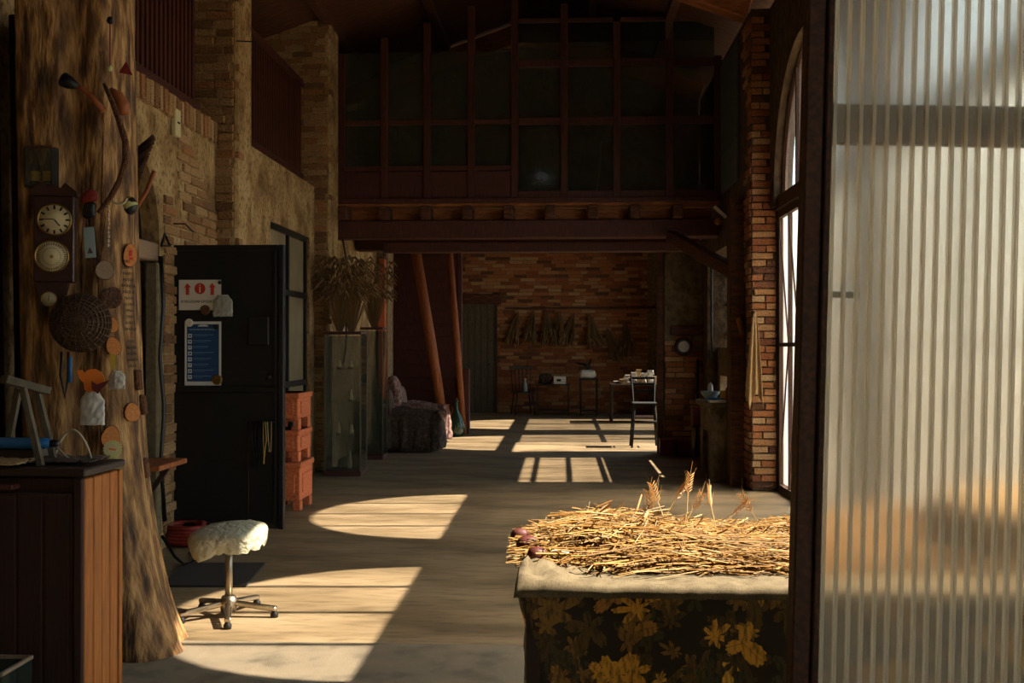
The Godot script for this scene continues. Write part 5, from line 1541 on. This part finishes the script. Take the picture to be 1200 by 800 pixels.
	for r in 8:
		var y := 44 + r * 21
		im.fill_rect(Rect2i(12, y, 14, 14), c8(206, 210, 206))
		im.fill_rect(Rect2i(16, y + 4, 6, 6 - r % 3), c8(40, 70, 104))
		for x in range(30, 104 - 9 * (r % 3), 2):
			im.fill_rect(Rect2i(x, y + 2, 1, 3), c8(150, 174, 196))
			if x < 84 - 5 * (r % 4): im.fill_rect(Rect2i(x, y + 8, 1, 2), c8(110, 142, 172))
	var pm := mat("notice_print", Color.WHITE, 0.7)
	pm.albedo_texture = ImageTexture.create_from_image(im)
	var nt := thing("rules_notice", "blue printed notice with eight icon rows on the black door", "sign", np)
	part("backing", mk(nt).box(np, Vector3(44 * k, 76 * k, 0.002)), M.white_paper, nt)
	var pr := mk(nt)
	pr.quad(np + Vector3(-22 * k, -38 * k, 0.0014), np + Vector3(22 * k, -38 * k, 0.0014), np + Vector3(22 * k, 38 * k, 0.0014), np + Vector3(-22 * k, 38 * k, 0.0014))
	part("print", pr, pm, nt)
	for q in [[241, 363, 0.036, "bark", "brown round magnet at the foot of the white notice"], [222, 378, 0.03, "white_paper", "white round magnet at the corner of the blue notice"], [255, 445, 0.038, "brass", "yellowish ring magnet at the lower corner of the blue notice"], [253, 383, 0.02, "black_plastic", "black clip magnet at the top of the blue notice"], [258, 331, 0.014, "black_plastic", "tiny black magnet at the white notice corner"]]:
		var c := P(q[0], q[1], D); c.z = zf + 0.002
		solo("round_magnet", c, B.new(c).smooth().lathe([Vector2(q[2], 0.0), Vector2(q[2], 0.008), Vector2(q[2] * 0.8, 0.014), Vector2(q[2] * 0.35, 0.01), Vector2(0, 0.01)], 20, Transform3D(Basis(Vector3.RIGHT, PI / 2), c)), M[q[3]], q[4], "magnet")
	cloth_scrap("plastic_bag", 261, 358, 24, 26, D - 0.03, M.clear_film, "small clear plastic bag pinned over the white notice", "bag")
	var kb := P(306, 494, D); kb.z = zf + 0.02
	var ky := thing("string_bundle", "bundle of thin strings and ribbons hanging on the black door", "strings", kb)
	part("hook", mk(ky).smooth().tube([kb + Vector3(-0.08, 0, 0), kb + Vector3(0.1, 0, 0)], 0.006, 6), M.iron, ky)
	for i in 12:
		var x := -0.08 + 0.015 * i
		part("strand", mk(ky).smooth().tube([kb + Vector3(x, 0, 0.008), kb + Vector3(x + rnd(-0.01, 0.01), -0.13, 0.012), kb + Vector3(x + rnd(-0.02, 0.02), -rnd(0.2, 0.34), 0.01)], 0.004, 5), [M.yellow_paint, M.pale_cord, M.wicker, M.burlap][i % 4] if i > 6 else M.iron, ky)
	solo("thin_cord", kb + Vector3(-0.09, -1.1, 0), B.new(kb + Vector3(-0.09, -1.1, 0)).smooth().tube([kb + Vector3(-0.09, 0.0, 0.0), kb + Vector3(-0.085, -0.5, 0.0), kb + Vector3(-0.095, -1.1, 0.0)], 0.003, 5), M.wicker, "long thin cord hanging down the black door", "cord")
	# black pipe and hanger between wall and door
	var ca := []
	for q in [[188, 300], [191, 360], [187, 420], [192, 480], [188, 540], [193, 610]]:
		ca.append(W(q[0], q[1], -2.82))
	solo("black_pipe", Vector3(ca[5].x, ca[5].y, ca[5].z), B.new(ca[5]).smooth().tube(ca, 0.018, 8), M.black_plastic, "crooked black pipe running down the wall beside the metal door", "pipe")
	var tr := [W(193, 274, -2.8), W(189, 288, -2.8), W(199, 288, -2.8), W(193, 274, -2.8)]
	solo("wire_hanger", tr[1], B.new(tr[1]).tube(tr, 0.009, 6), M.iron, "small black triangular hanger above the metal door", "hanger")
	for q in [[200, 262, 0.5, "rusty hooked wire stuck in the bare brick patch"], [277, 48, 0.0, "short nail sticking out of the plastered pier"]]:
		var a := W(q[0], q[1], XL if q[2] > 0 else -2.67)
		solo("wall_nail", a, B.new(a).smooth().tube([a, a + Vector3(0.1, 0.0, -0.02), a + Vector3(0.16, -q[2] * 0.12, -0.03)], 0.006, 6), M.iron, q[3], "nail")
	# wall shelf behind the trunk
	var sv := Vector3(XL, 0.66, -6.75)
	var ws := thing("wall_shelf", "small reddish plank shelf on a bracket behind the trunk", "shelf", sv)
	part("plank", mk(ws).box(sv + Vector3(0.13, 0, 0), Vector3(0.26, 0.035, 0.5), Basis.IDENTITY, 0.005), M.pole_wood, ws)
	part("bracket", mk(ws).bar(sv + Vector3(0.02, -0.3, 0), sv + Vector3(0.22, -0.02, 0), 0.03, 0.03), M.dark_stain_wood, ws)
	# ---------------- stool
	var so := G(268, 722)
	var sl := thing("swivel_stool", "chrome star-base stool with a crumpled pale cloth seat cover", "stool", so)
	part("column", mk(sl).smooth().tube([so + Vector3(0, 0.07, 0), so + Vector3(0, 0.4, 0)], 0.02, 14), M.steel_tube, sl)
	part("hub", mk(sl).smooth().lathe([Vector2(0, 0.03), Vector2(0.042, 0.03), Vector2(0.045, 0.085), Vector2(0.036, 0.11), Vector2(0.022, 0.115)], 18, Transform3D(Basis.IDENTITY, so)), M.steel_tube, sl)
	for i in 5:
		var a := TAU * i / 5.0 + 0.02
		var dv := Vector3(cos(a), 0, sin(a))
		var leg := part("leg", mk(sl).bar(so + dv * 0.035 + Vector3(0, 0.073, 0), so + dv * 0.262 + Vector3(0, 0.045, 0), 0.034, 0.026, Vector3.UP, 0.006), M.chrome, sl)
		part("foot", mk(leg).smooth().lathe([Vector2(0, 0), Vector2(0.02, 0), Vector2(0.022, 0.018), Vector2(0.012, 0.036), Vector2(0.01, 0.05), Vector2(0, 0.05)], 12, Transform3D(Basis.IDENTITY, so + dv * 0.25)), M.iron, leg)
	var nz := FastNoiseLite.new(); nz.seed = 4; nz.frequency = 4.0
	var tilt := Basis(Vector3.BACK, 0.07)
	part("seat_board", mk(sl).box(so + Vector3(0, 0.405, 0), Vector3(0.2, 0.02, 0.2), Basis.IDENTITY, 0.004), M.dark_stain_wood, sl)
	var cv := mk(sl).smooth()
	var rg := []
	for j in 15:
		var row := []
		var f := j / 14.0
		for i in 49:
			var a := TAU * i / 48.0
			var ca2 := cos(a); var sa := sin(a)
			var round := 0.195 / pow(pow(absf(ca2), 3.2) + pow(absf(sa), 3.2), 1.0 / 3.2)
			var r: float; var y: float
			if f < 0.55:
				r = round * sin(f / 0.55 * PI / 2) ; y = 0.06 * cos(f / 0.55 * PI / 2) + 0.0
			else:
				var g := (f - 0.55) / 0.45
				r = round * (1.0 - 0.12 * g * g) + 0.006 * sin(a * 9.0 + 2.0 * sin(a * 2)) * g
				y = -0.085 * g - 0.03 * g * nz.get_noise_2d(ca2 * 3, sa * 3) - 0.03 * g * maxf(0.0, -ca2)
			r += 0.006 * nz.get_noise_2d(ca2 * 6 + f * 4, sa * 6)
			row.append(so + Vector3(0, 0.445, 0) + tilt * Vector3(r * ca2, y + 0.012 * nz.get_noise_3d(r * ca2 * 8, 1.0, r * sa * 8), -r * sa))
		rg.append(row)
	rg.reverse()
	cv.sheet(rg)
	part("seat_cover", cv, M.seat_cover, sl)
	# rubber mat and red hose coil
	var q0 := G(190, 688); var q1 := G(288, 688); var q2 := G(311, 661); var q3 := G(214, 661)
	var mt := B.new(q0)
	mt.prism([Vector2(q0.x, -q0.z), Vector2(q1.x, -q1.z), Vector2(q2.x, -q2.z), Vector2(q3.x, -q3.z)], 0.012, Transform3D(Basis(Vector3.RIGHT, -PI / 2), Vector3(0, 0.0005, 0)))
	solo("rubber_mat", q0, mt, M.rubber, "dark rubber mat on the floor behind the swivel stool", "mat")
	var hc := G(216, 640) ; hc.y = 0.0
	var co := []
	for i in 90:
		var a := TAU * i / 18.0
		co.append(hc + Vector3((0.13 + 0.004 * sin(i)) * cos(a), 0.032 + 0.0014 * i, 0.1 * sin(a) - 0.02))
	solo("red_hose", hc, B.new(hc).smooth().tube(co, 0.022, 8), M.red_plastic, "coil of ribbed red hose on the floor under the metal door", "hose")
	var kc := [G(190, 628, 0.15), G(205, 652, 0.03), G(216, 662, 0.015), G(232, 655, 0.012), G(222, 648, 0.012)]
	solo("black_cable", kc[2], B.new(kc[2]).smooth().tube(kc, 0.011, 7), M.black_plastic, "thick black cable curling on the floor beside the mat", "cable")
	# ---------------- stack of terracotta planters
	var xp := P(340, 500, 9.1).x
	var labels := ["lowest and largest terracotta planter of the stack behind the metal door", "middle terracotta planter of the stack behind the metal door", "topmost terracotta planter of the stack behind the metal door"]
	var hts := [[0.0, 0.09, 0.43, 0.3], [0.43, 0.525, 0.714, 0.27], [0.714, 0.813, 1.04, 0.27]]
	for i in 3:
		var c := Vector3(xp, hts[i][0], -9.15)
		var t := thing("terracotta_planter", labels[i], "planter", c)
		var w: float = hts[i][3]; var h: float = hts[i][2] - hts[i][1]
		var mid := Vector3(xp, (hts[i][1] + hts[i][2]) / 2, -9.15)
		part("trough", mk(t).box(mid, Vector3(w - 0.03, h, 0.46), Basis.IDENTITY, 0.008), M.terracotta, t)
		part("rim", mk(t).box(mid + Vector3(0, h / 2 - 0.025, 0), Vector3(w, 0.05, 0.49), Basis.IDENTITY, 0.008), M.terracotta, t)
		for sx in [-1.0, 1.0]:
			for sz in [-1.0, 1.0]:
				part("foot", mk(t).box(Vector3(xp + sx * (w / 2 - 0.05), (hts[i][0] + hts[i][1]) / 2, -9.15 + sz * 0.17), Vector3(0.07, hts[i][1] - hts[i][0], 0.09), Basis.IDENTITY, 0.006), M.terracotta, t)
		part("side_relief", mk(t).box(mid + Vector3(w / 2 - 0.012, -0.02, 0), Vector3(0.012, h * 0.5, 0.3), Basis.IDENTITY, 0.005), M.terracotta, t)
		part("front_relief", mk(t).box(mid + Vector3(0, -0.02, 0.232), Vector3(w * 0.6, h * 0.5, 0.012), Basis.IDENTITY, 0.005), M.terracotta, t)

func text_part(called: String, s: String, h: float, at: Vector3, m: Material, parent: Node3D) -> void:
	var tm := TextMesh.new()
	tm.text = s
	tm.font_size = 32
	tm.pixel_size = h / 32.0
	tm.depth = 0.0008
	var mi := part_mesh(called, tm, m, parent)
	mi.position = at - org(parent)

func showcase(label: String, at: Vector3, w: float, h: float, dp: float) -> Node3D:
	var t := thing("glass_showcase", label, "showcase", at, "glass showcases")
	part("base", mk(t).box(at + Vector3(0, 0.03, 0), Vector3(w, 0.06, dp), Basis.IDENTITY, 0.006), M.red_brown_timber, t)
	part("top", mk(t).box(at + Vector3(0, h - 0.015, 0), Vector3(w, 0.03, dp), Basis.IDENTITY, 0.005), M.red_brown_timber, t)
	for x in [-1.0, 1.0]:
		for z in [-1.0, 1.0]:
			part("post", mk(t).box(at + Vector3(x * (w / 2 - 0.008), h / 2, z * (dp / 2 - 0.008)), Vector3(0.012, h - 0.08, 0.012)), M.steel_tube, t)
		part("pane", mk(t).box(at + Vector3(x * (w / 2 - 0.004), h / 2, 0), Vector3(0.004, h - 0.1, dp - 0.04)), M.case_glass, t)
	for z in [-1.0, 1.0]:
		part("pane", mk(t).box(at + Vector3(0, h / 2, z * (dp / 2 - 0.004)), Vector3(w - 0.04, h - 0.1, 0.004)), M.case_glass, t)
	for y in [0.45, 0.83, 1.2]:
		part("shelf", mk(t).box(at + Vector3(0, y, 0), Vector3(w - 0.03, 0.008, dp - 0.03)), M.case_glass, t)
	return t

func armchair(label: String, at: Vector3, turn: float, m: Material, m2: Material, sd: int) -> Node3D:
	var t := thing("draped_armchair", label, "armchair", at, "draped armchairs")
	part("seat", mk(t).smooth().cushion(at + Vector3(0.06, 0.21, 0), Vector3(0.78, 0.42, 0.5), 0.32, Basis.IDENTITY, 0.02, 5.0, sd), m, t)
	part("backrest", mk(t).smooth().cushion(at + Vector3(-0.32, 0.42, 0), Vector3(0.24, 0.84, 0.84), 0.4, Basis(Vector3.BACK, 0.1), 0.025, 5.0, sd + 1), m, t)
	for z in [-1.0, 1.0]:
		part("armrest", mk(t).smooth().cushion(at + Vector3(0.03, 0.29, z * 0.33), Vector3(0.8, 0.58, 0.22), 0.5, Basis(Vector3.BACK, -0.1), 0.035, 6.0, sd + 2), m, t)
	var nz := FastNoiseLite.new(); nz.seed = sd; nz.frequency = 2.5
	var g := []
	for j in 15:
		var row := []
		var f := j / 14.0
		for i in 41:
			var u := i / 40.0
			var ang := u * 1.0
			var x := lerpf(-0.4, 0.46, minf(u * 1.3, 1.0))
			var z := 0.445
			if u > 0.769:
				var a := (u - 0.769) / 0.231
				x = 0.46 + 0.02 * sin(a * PI)
				z = 0.445 - a * 0.5
			var fall := 1.0 - f
			var wv := (0.045 * sin(u * 30.0 + 4.0 * nz.get_noise_1d(u * 3.0)) + 0.04 * nz.get_noise_2d(u * 4, f)) * fall
			var y := lerpf(0.04 + 0.07 * absf(nz.get_noise_1d(u * 5.0 + 3.0)), 0.62, f) - 0.06 * u * f
			var inw := -0.09 * smoothstep(0.75, 1.0, f)
			if u > 0.769:
				row.append(at + Vector3(x + wv + inw, y - 0.12 * (u - 0.769) / 0.231 * f, z))
			else:
				row.append(at + Vector3(x, y, z + wv + inw))
		g.append(row)
	part("throw", mk(t).smooth().sheet(g, 0.006), m2, t)
	t.rotation.y = turn
	return t

func build_hall_things() -> void:
	# glass showcases with dried wheat on top
	var s0 := Vector3(P(407, 556, 11.75).x, 0, -11.55)
	s0.x = maxf(s0.x, -2.44)
	showcase("tall glass showcase with glass shelves standing before the second pier", s0, 0.42, 1.62, 0.38)
	var s1 := Vector3(P(438, 540, 13.2).x, 0, -13.2)
	showcase("taller dim glass showcase half hidden behind the front one", s1, 0.3, 1.7, 0.34)
	var fig := [[0.45, -0.08, 0.16], [0.45, 0.07, 0.12], [0.83, 0.06, 0.14], [1.2, -0.07, 0.1], [1.2, 0.06, 0.09], [0.06, 0.05, 0.22]]
	for q in fig:
		var at := s0 + Vector3(q[1], q[0] + 0.005, 0.02)
		var t := thing("figurine", "small pale figurine standing inside the front glass showcase", "figurine", at, "figurines in the showcase")
		part("base", mk(t).smooth().lathe([Vector2(0, 0), Vector2(0.03, 0), Vector2(0.03, 0.015), Vector2(0, 0.015)], 12, Transform3D(Basis.IDENTITY, at)), M.grey_slice_wood, t)
		part("body", mk(t).smooth().lathe([Vector2(0.022, 0.015), Vector2(0.028, q[2] * 0.35), Vector2(0.014, q[2] * 0.7), Vector2(0.018, q[2] * 0.85), Vector2(0, q[2])], 12, Transform3D(Basis.IDENTITY, at)), M.dial_cream, t)
	for q in [[398, 386, 11.55, "upright bunch of dried wheat on the left of the showcase top"], [412, 386, 11.6, "upright bunch of dried wheat in the middle of the showcase top"], [438, 372, 13.2, "upright bunch of dried wheat on the rear showcase"]]:
		var at := P(q[0], q[1], q[2])
		at.y = 1.625 if q[2] < 12 else 1.705
		at.x = clampf(at.x, s0.x - 0.12, s0.x + 0.14) if q[2] < 12 else s1.x
		var b := B.new(at)
		for k in 130:
			var a := rnd(0, TAU); var sp := rnd(0.02, 0.24)
			var h := rnd(0.35, 0.82)
			var g := rnd(0.5, 1.2)
			b.color(Color(0.2 * g, 0.115 * g, 0.042 * g))
			var foot := at + Vector3(cos(a) * 0.03, 0, sin(a) * 0.03)
			var tip := at + Vector3(cos(a) * sp, h, sin(a) * sp * 0.8)
			b.tube([foot, foot.lerp(tip, 0.55) + Vector3(0, 0.04, 0), tip], [0.004, 0.003, 0.003], 3, false)
			b.tube([tip, tip + Vector3(cos(a) * 0.04, 0.03, 0), tip + Vector3(cos(a) * 0.1, -0.03, sin(a) * 0.04)], [0.005, 0.017, 0.004], 4, false)
		solo("wheat_sheaf", at, b, M.dried_plant, q[3], "dried plant", "wheat sheaves on the showcases")
	# armchairs under throws, cushion, jars
	armchair("front armchair under a dark mottled throw near the showcases", Vector3(P(470, 530, 14.2).x + 0.1, 0, -14.35), 0.12, M.dark_throw_cloth, M.dark_throw_cloth, 11)
	var a2 := Vector3(P(488, 512, 15.8).x + 0.05, 0, -15.75)
	armchair("rear armchair under a pale reddish patterned throw in the sunlight", a2, 0.05, M.throw_cloth, M.throw_cloth, 23)
	var pw := P(463, 458, 15.5)
	pw.y = 0.86
	solo("throw_pillow", pw - Vector3(0, 0.12, 0), B.new(pw - Vector3(0, 0.12, 0)).smooth().cushion(pw, Vector3(0.14, 0.3, 0.42), 0.6, Basis(Vector3.BACK, 0.35), 0.012, 5.0), M.throw_cloth, "pale patterned pillow leaning on the rear armchair's back", "pillow")
	var j1 := Vector3(P(523, 505, 17.0).x, 0, -16.85)
	var ja := thing("clay_jar", "tall glazed brown clay jar beside the green demijohn", "jar", j1)
	part("body", mk(ja).smooth().lathe([Vector2(0, 0), Vector2(0.08, 0), Vector2(0.13, 0.12), Vector2(0.135, 0.26), Vector2(0.08, 0.4), Vector2(0.06, 0.46), Vector2(0.075, 0.5), Vector2(0.055, 0.5), Vector2(0.05, 0.46)], 22, Transform3D(Basis.IDENTITY, j1)), M.pole_wood, ja)
	for sx in [-1.0, 1.0]:
		part("handle", mk(ja).smooth().tube([j1 + Vector3(sx * 0.06, 0.46, 0), j1 + Vector3(sx * 0.12, 0.44, 0), j1 + Vector3(sx * 0.115, 0.34, 0)], 0.012, 7), M.pole_wood, ja)
	var j2 := Vector3(P(534, 505, 16.4).x, 0, -16.5)
	var jb := thing("demijohn", "dark green glass demijohn standing by the stair newel", "demijohn", j2)
	part("bottle", mk(jb).smooth().lathe([Vector2(0, 0.0), Vector2(0.1, 0.0), Vector2(0.14, 0.08), Vector2(0.14, 0.2), Vector2(0.09, 0.33), Vector2(0.035, 0.42), Vector2(0.03, 0.54), Vector2(0.04, 0.55), Vector2(0.04, 0.58), Vector2(0, 0.58)], 24, Transform3D(Basis.IDENTITY, j2)), M.green_bottle_glass, jb)
	part("stopper", mk(jb).smooth().lathe([Vector2(0.022, 0.58), Vector2(0.025, 0.61), Vector2(0, 0.615)], 12, Transform3D(Basis.IDENTITY, j2)), M.bark, jb)
	# masonry bench against the right wall with kitchen things
	var bc := Vector3(1.72, 0, -11.45)
	var bn := thing("masonry_bench", "rough masonry bench with a stone slab against the right wall", "bench", bc)
	part("slab", mk(bn).box(bc + Vector3(0, 0.82, 0), Vector3(0.34, 0.06, 0.84), Basis.IDENTITY, 0.01), M.dim_plaster, bn)
	part("side_wall", mk(bn).box(bc + Vector3(0.02, 0.395, 0.3), Vector3(0.28, 0.79, 0.18), Basis.IDENTITY, 0.012), M.dim_plaster, bn)
	part("side_wall", mk(bn).box(bc + Vector3(0.02, 0.395, -0.3), Vector3(0.28, 0.79, 0.18), Basis.IDENTITY, 0.012), M.dim_plaster, bn)
	part("apron", mk(bn).box(bc + Vector3(-0.1, 0.66, 0.0), Vector3(0.04, 0.26, 0.46)), M.dim_plaster, bn)
	var by := 0.85
	var bo := Vector3(1.68, by, -11.6)
	var bw := thing("glass_bowl", "small pale glass bowl with a jar on the masonry bench", "bowl", bo)
	part("bowl", mk(bw).smooth().lathe([Vector2(0, 0), Vector2(0.05, 0.0), Vector2(0.1, 0.07), Vector2(0.11, 0.1), Vector2(0.1, 0.1), Vector2(0.045, 0.02)], 20, Transform3D(Basis.IDENTITY, bo)), M.pale_blue, bw)
	part("jar", mk(bw).smooth().lathe([Vector2(0, 0.02), Vector2(0.03, 0.02), Vector2(0.03, 0.16), Vector2(0.015, 0.19), Vector2(0, 0.2)], 14, Transform3D(Basis.IDENTITY, bo)), M.white_enamel, bw)
	var bl := Vector3(1.7, by, -11.32)
	solo("blue_cloth", bl, B.new(bl).smooth().cushion(bl + Vector3(0, 0.02, 0), Vector3(0.2, 0.04, 0.18), 0.4, Basis.IDENTITY, 0.008, 9.0), M.blue_plastic, "folded blue cloth on the masonry bench", "cloth")
	var bt := Vector3(1.68, by, -11.13)
	solo("white_tray", bt, B.new(bt).box(bt + Vector3(0, 0.012, 0), Vector3(0.18, 0.024, 0.16), Basis.IDENTITY, 0.006), M.white_enamel, "white enamel tray at the bench's near end", "tray")
	var bp := Vector3(1.8, by, -11.3)
	solo("yellow_packet", bp, B.new(bp).box(bp + Vector3(0, 0.06, 0.02), Vector3(0.08, 0.12, 0.12), Basis(Vector3.UP, 0.4), 0.01), M.yellow_paint, "yellow packet on the masonry bench beside the red tin", "packet")
	var br := Vector3(1.82, by, -11.14)
	solo("red_tin", br, B.new(br).smooth().lathe([Vector2(0, 0), Vector2(0.045, 0), Vector2(0.045, 0.15), Vector2(0.02, 0.17), Vector2(0, 0.17)], 16, Transform3D(Basis.IDENTITY, br)), M.red_plastic, "red tin standing on the masonry bench", "tin")
	# red crate on a stand, rods and low red boxes by the pier
	var rc := Vector3(P(823, 535, 13.3).x - 0.02, 0, -13.3)
	var rs := thing("crate_stand", "pale metal stand carrying a red crate under the loft", "stand", rc)
	for x in [-0.1, 0.1]:
		for z in [-0.1, 0.1]:
			part("leg", mk(rs).smooth().tube([rc + Vector3(x, 0, z), rc + Vector3(x * 0.85, 0.42, z * 0.85)], 0.014, 7), M.steel_tube, rs)
	part("top", mk(rs).box(rc + Vector3(0, 0.43, 0), Vector3(0.24, 0.02, 0.24)), M.dark_stain_wood, rs)
	var rr := rc + Vector3(0, 0.44, 0)
	var rb := thing("red_crate", "dull red crate on the pale metal stand under the loft", "crate", rr)
	part("body", mk(rb).box(rr + Vector3(0, 0.12, 0), Vector3(0.23, 0.24, 0.23), Basis.IDENTITY, 0.01), M.dark_red_paint, rb)
	part("rim", mk(rb).box(rr + Vector3(0, 0.235, 0), Vector3(0.25, 0.02, 0.25), Basis.IDENTITY, 0.006), M.red_plastic, rb)
	var ra := P(818, 421, 13.85); var rd := Vector3(P(816, 525, 13.7).x, 0, -13.7)
	solo("iron_rod", rd, B.new(rd).smooth().tube([rd, ra], 0.018, 7), M.iron, "dark iron rod leaning upright against the pier", "rod")
	for q in [[1.42, "low dull red box at the left foot of the pier", 0.2], [1.66, "low dull red box beside it at the pier's foot", 0.18]]:
		var c := Vector3(q[0], 0, -13.8)
		var t := thing("red_box", q[1], "box", c)
		part("body", mk(t).box(c + Vector3(0, q[2] / 2, 0), Vector3(0.2, q[2], 0.2), Basis.IDENTITY, 0.008), M.dark_red_paint, t)
		part("lid", mk(t).box(c + Vector3(0, q[2] + 0.012, 0), Vector3(0.215, 0.024, 0.215), Basis.IDENTITY, 0.006), M.red_plastic, t)
	# cables on the rear pier
	var cv := []
	for q in [[829, 296], [838, 302], [846, 318], [850, 345], [851, 380], [852, 420]]:
		cv.append(P(q[0], q[1], 13.0))
	for i in cv.size(): cv[i].x = minf(cv[i].x, 1.9)
	solo("arched_cable", cv[5], B.new(cv[5]).smooth().tube(cv, 0.016, 7), M.black_plastic, "black cable arching from the loft beam down the right wall", "cable")
	var hk := P(866, 385, 10.7)
	solo("paddle_handle", hk, B.new(hk).smooth().tube([P(865, 372, 10.7), P(870, 392, 10.7)], [0.03, 0.024], 8), M.deck_timber, "short pale wooden handle hanging on the dark post", "handle")
	# towel hanging on the brick reveal
	var tw := P(884, 367, 10.36)
	var to := thing("hanging_towel", "tan towel hanging from a nail on the brick pier", "towel", tw)
	part("nail", mk(to).smooth().tube([tw + Vector3(0, 0.0, -0.03), tw + Vector3(0, 0.005, 0.04)], 0.007, 6), M.steel_tube, to)
	var g := []
	var nz := FastNoiseLite.new(); nz.seed = 8; nz.frequency = 3.0
	for j in 21:
		var row := []
		var f := j / 20.0
		for i in 17:
			var u := i / 16.0 - 0.5
			var down := 1.0 - f
			var w := 0.025 + 0.15 * pow(down, 0.7)
			row.append(tw + Vector3(u * w - 0.01 * down, -0.96 * down * (1.0 - 0.16 * absf(sin(u * 4.0 + 1.0))), 0.03 + 0.018 * sin(u * 16.0) * minf(1.0, down * 2.0)))
		g.append(row)
	part("cloth", mk(to).smooth().sheet(g, 0.005), M.towel, to)
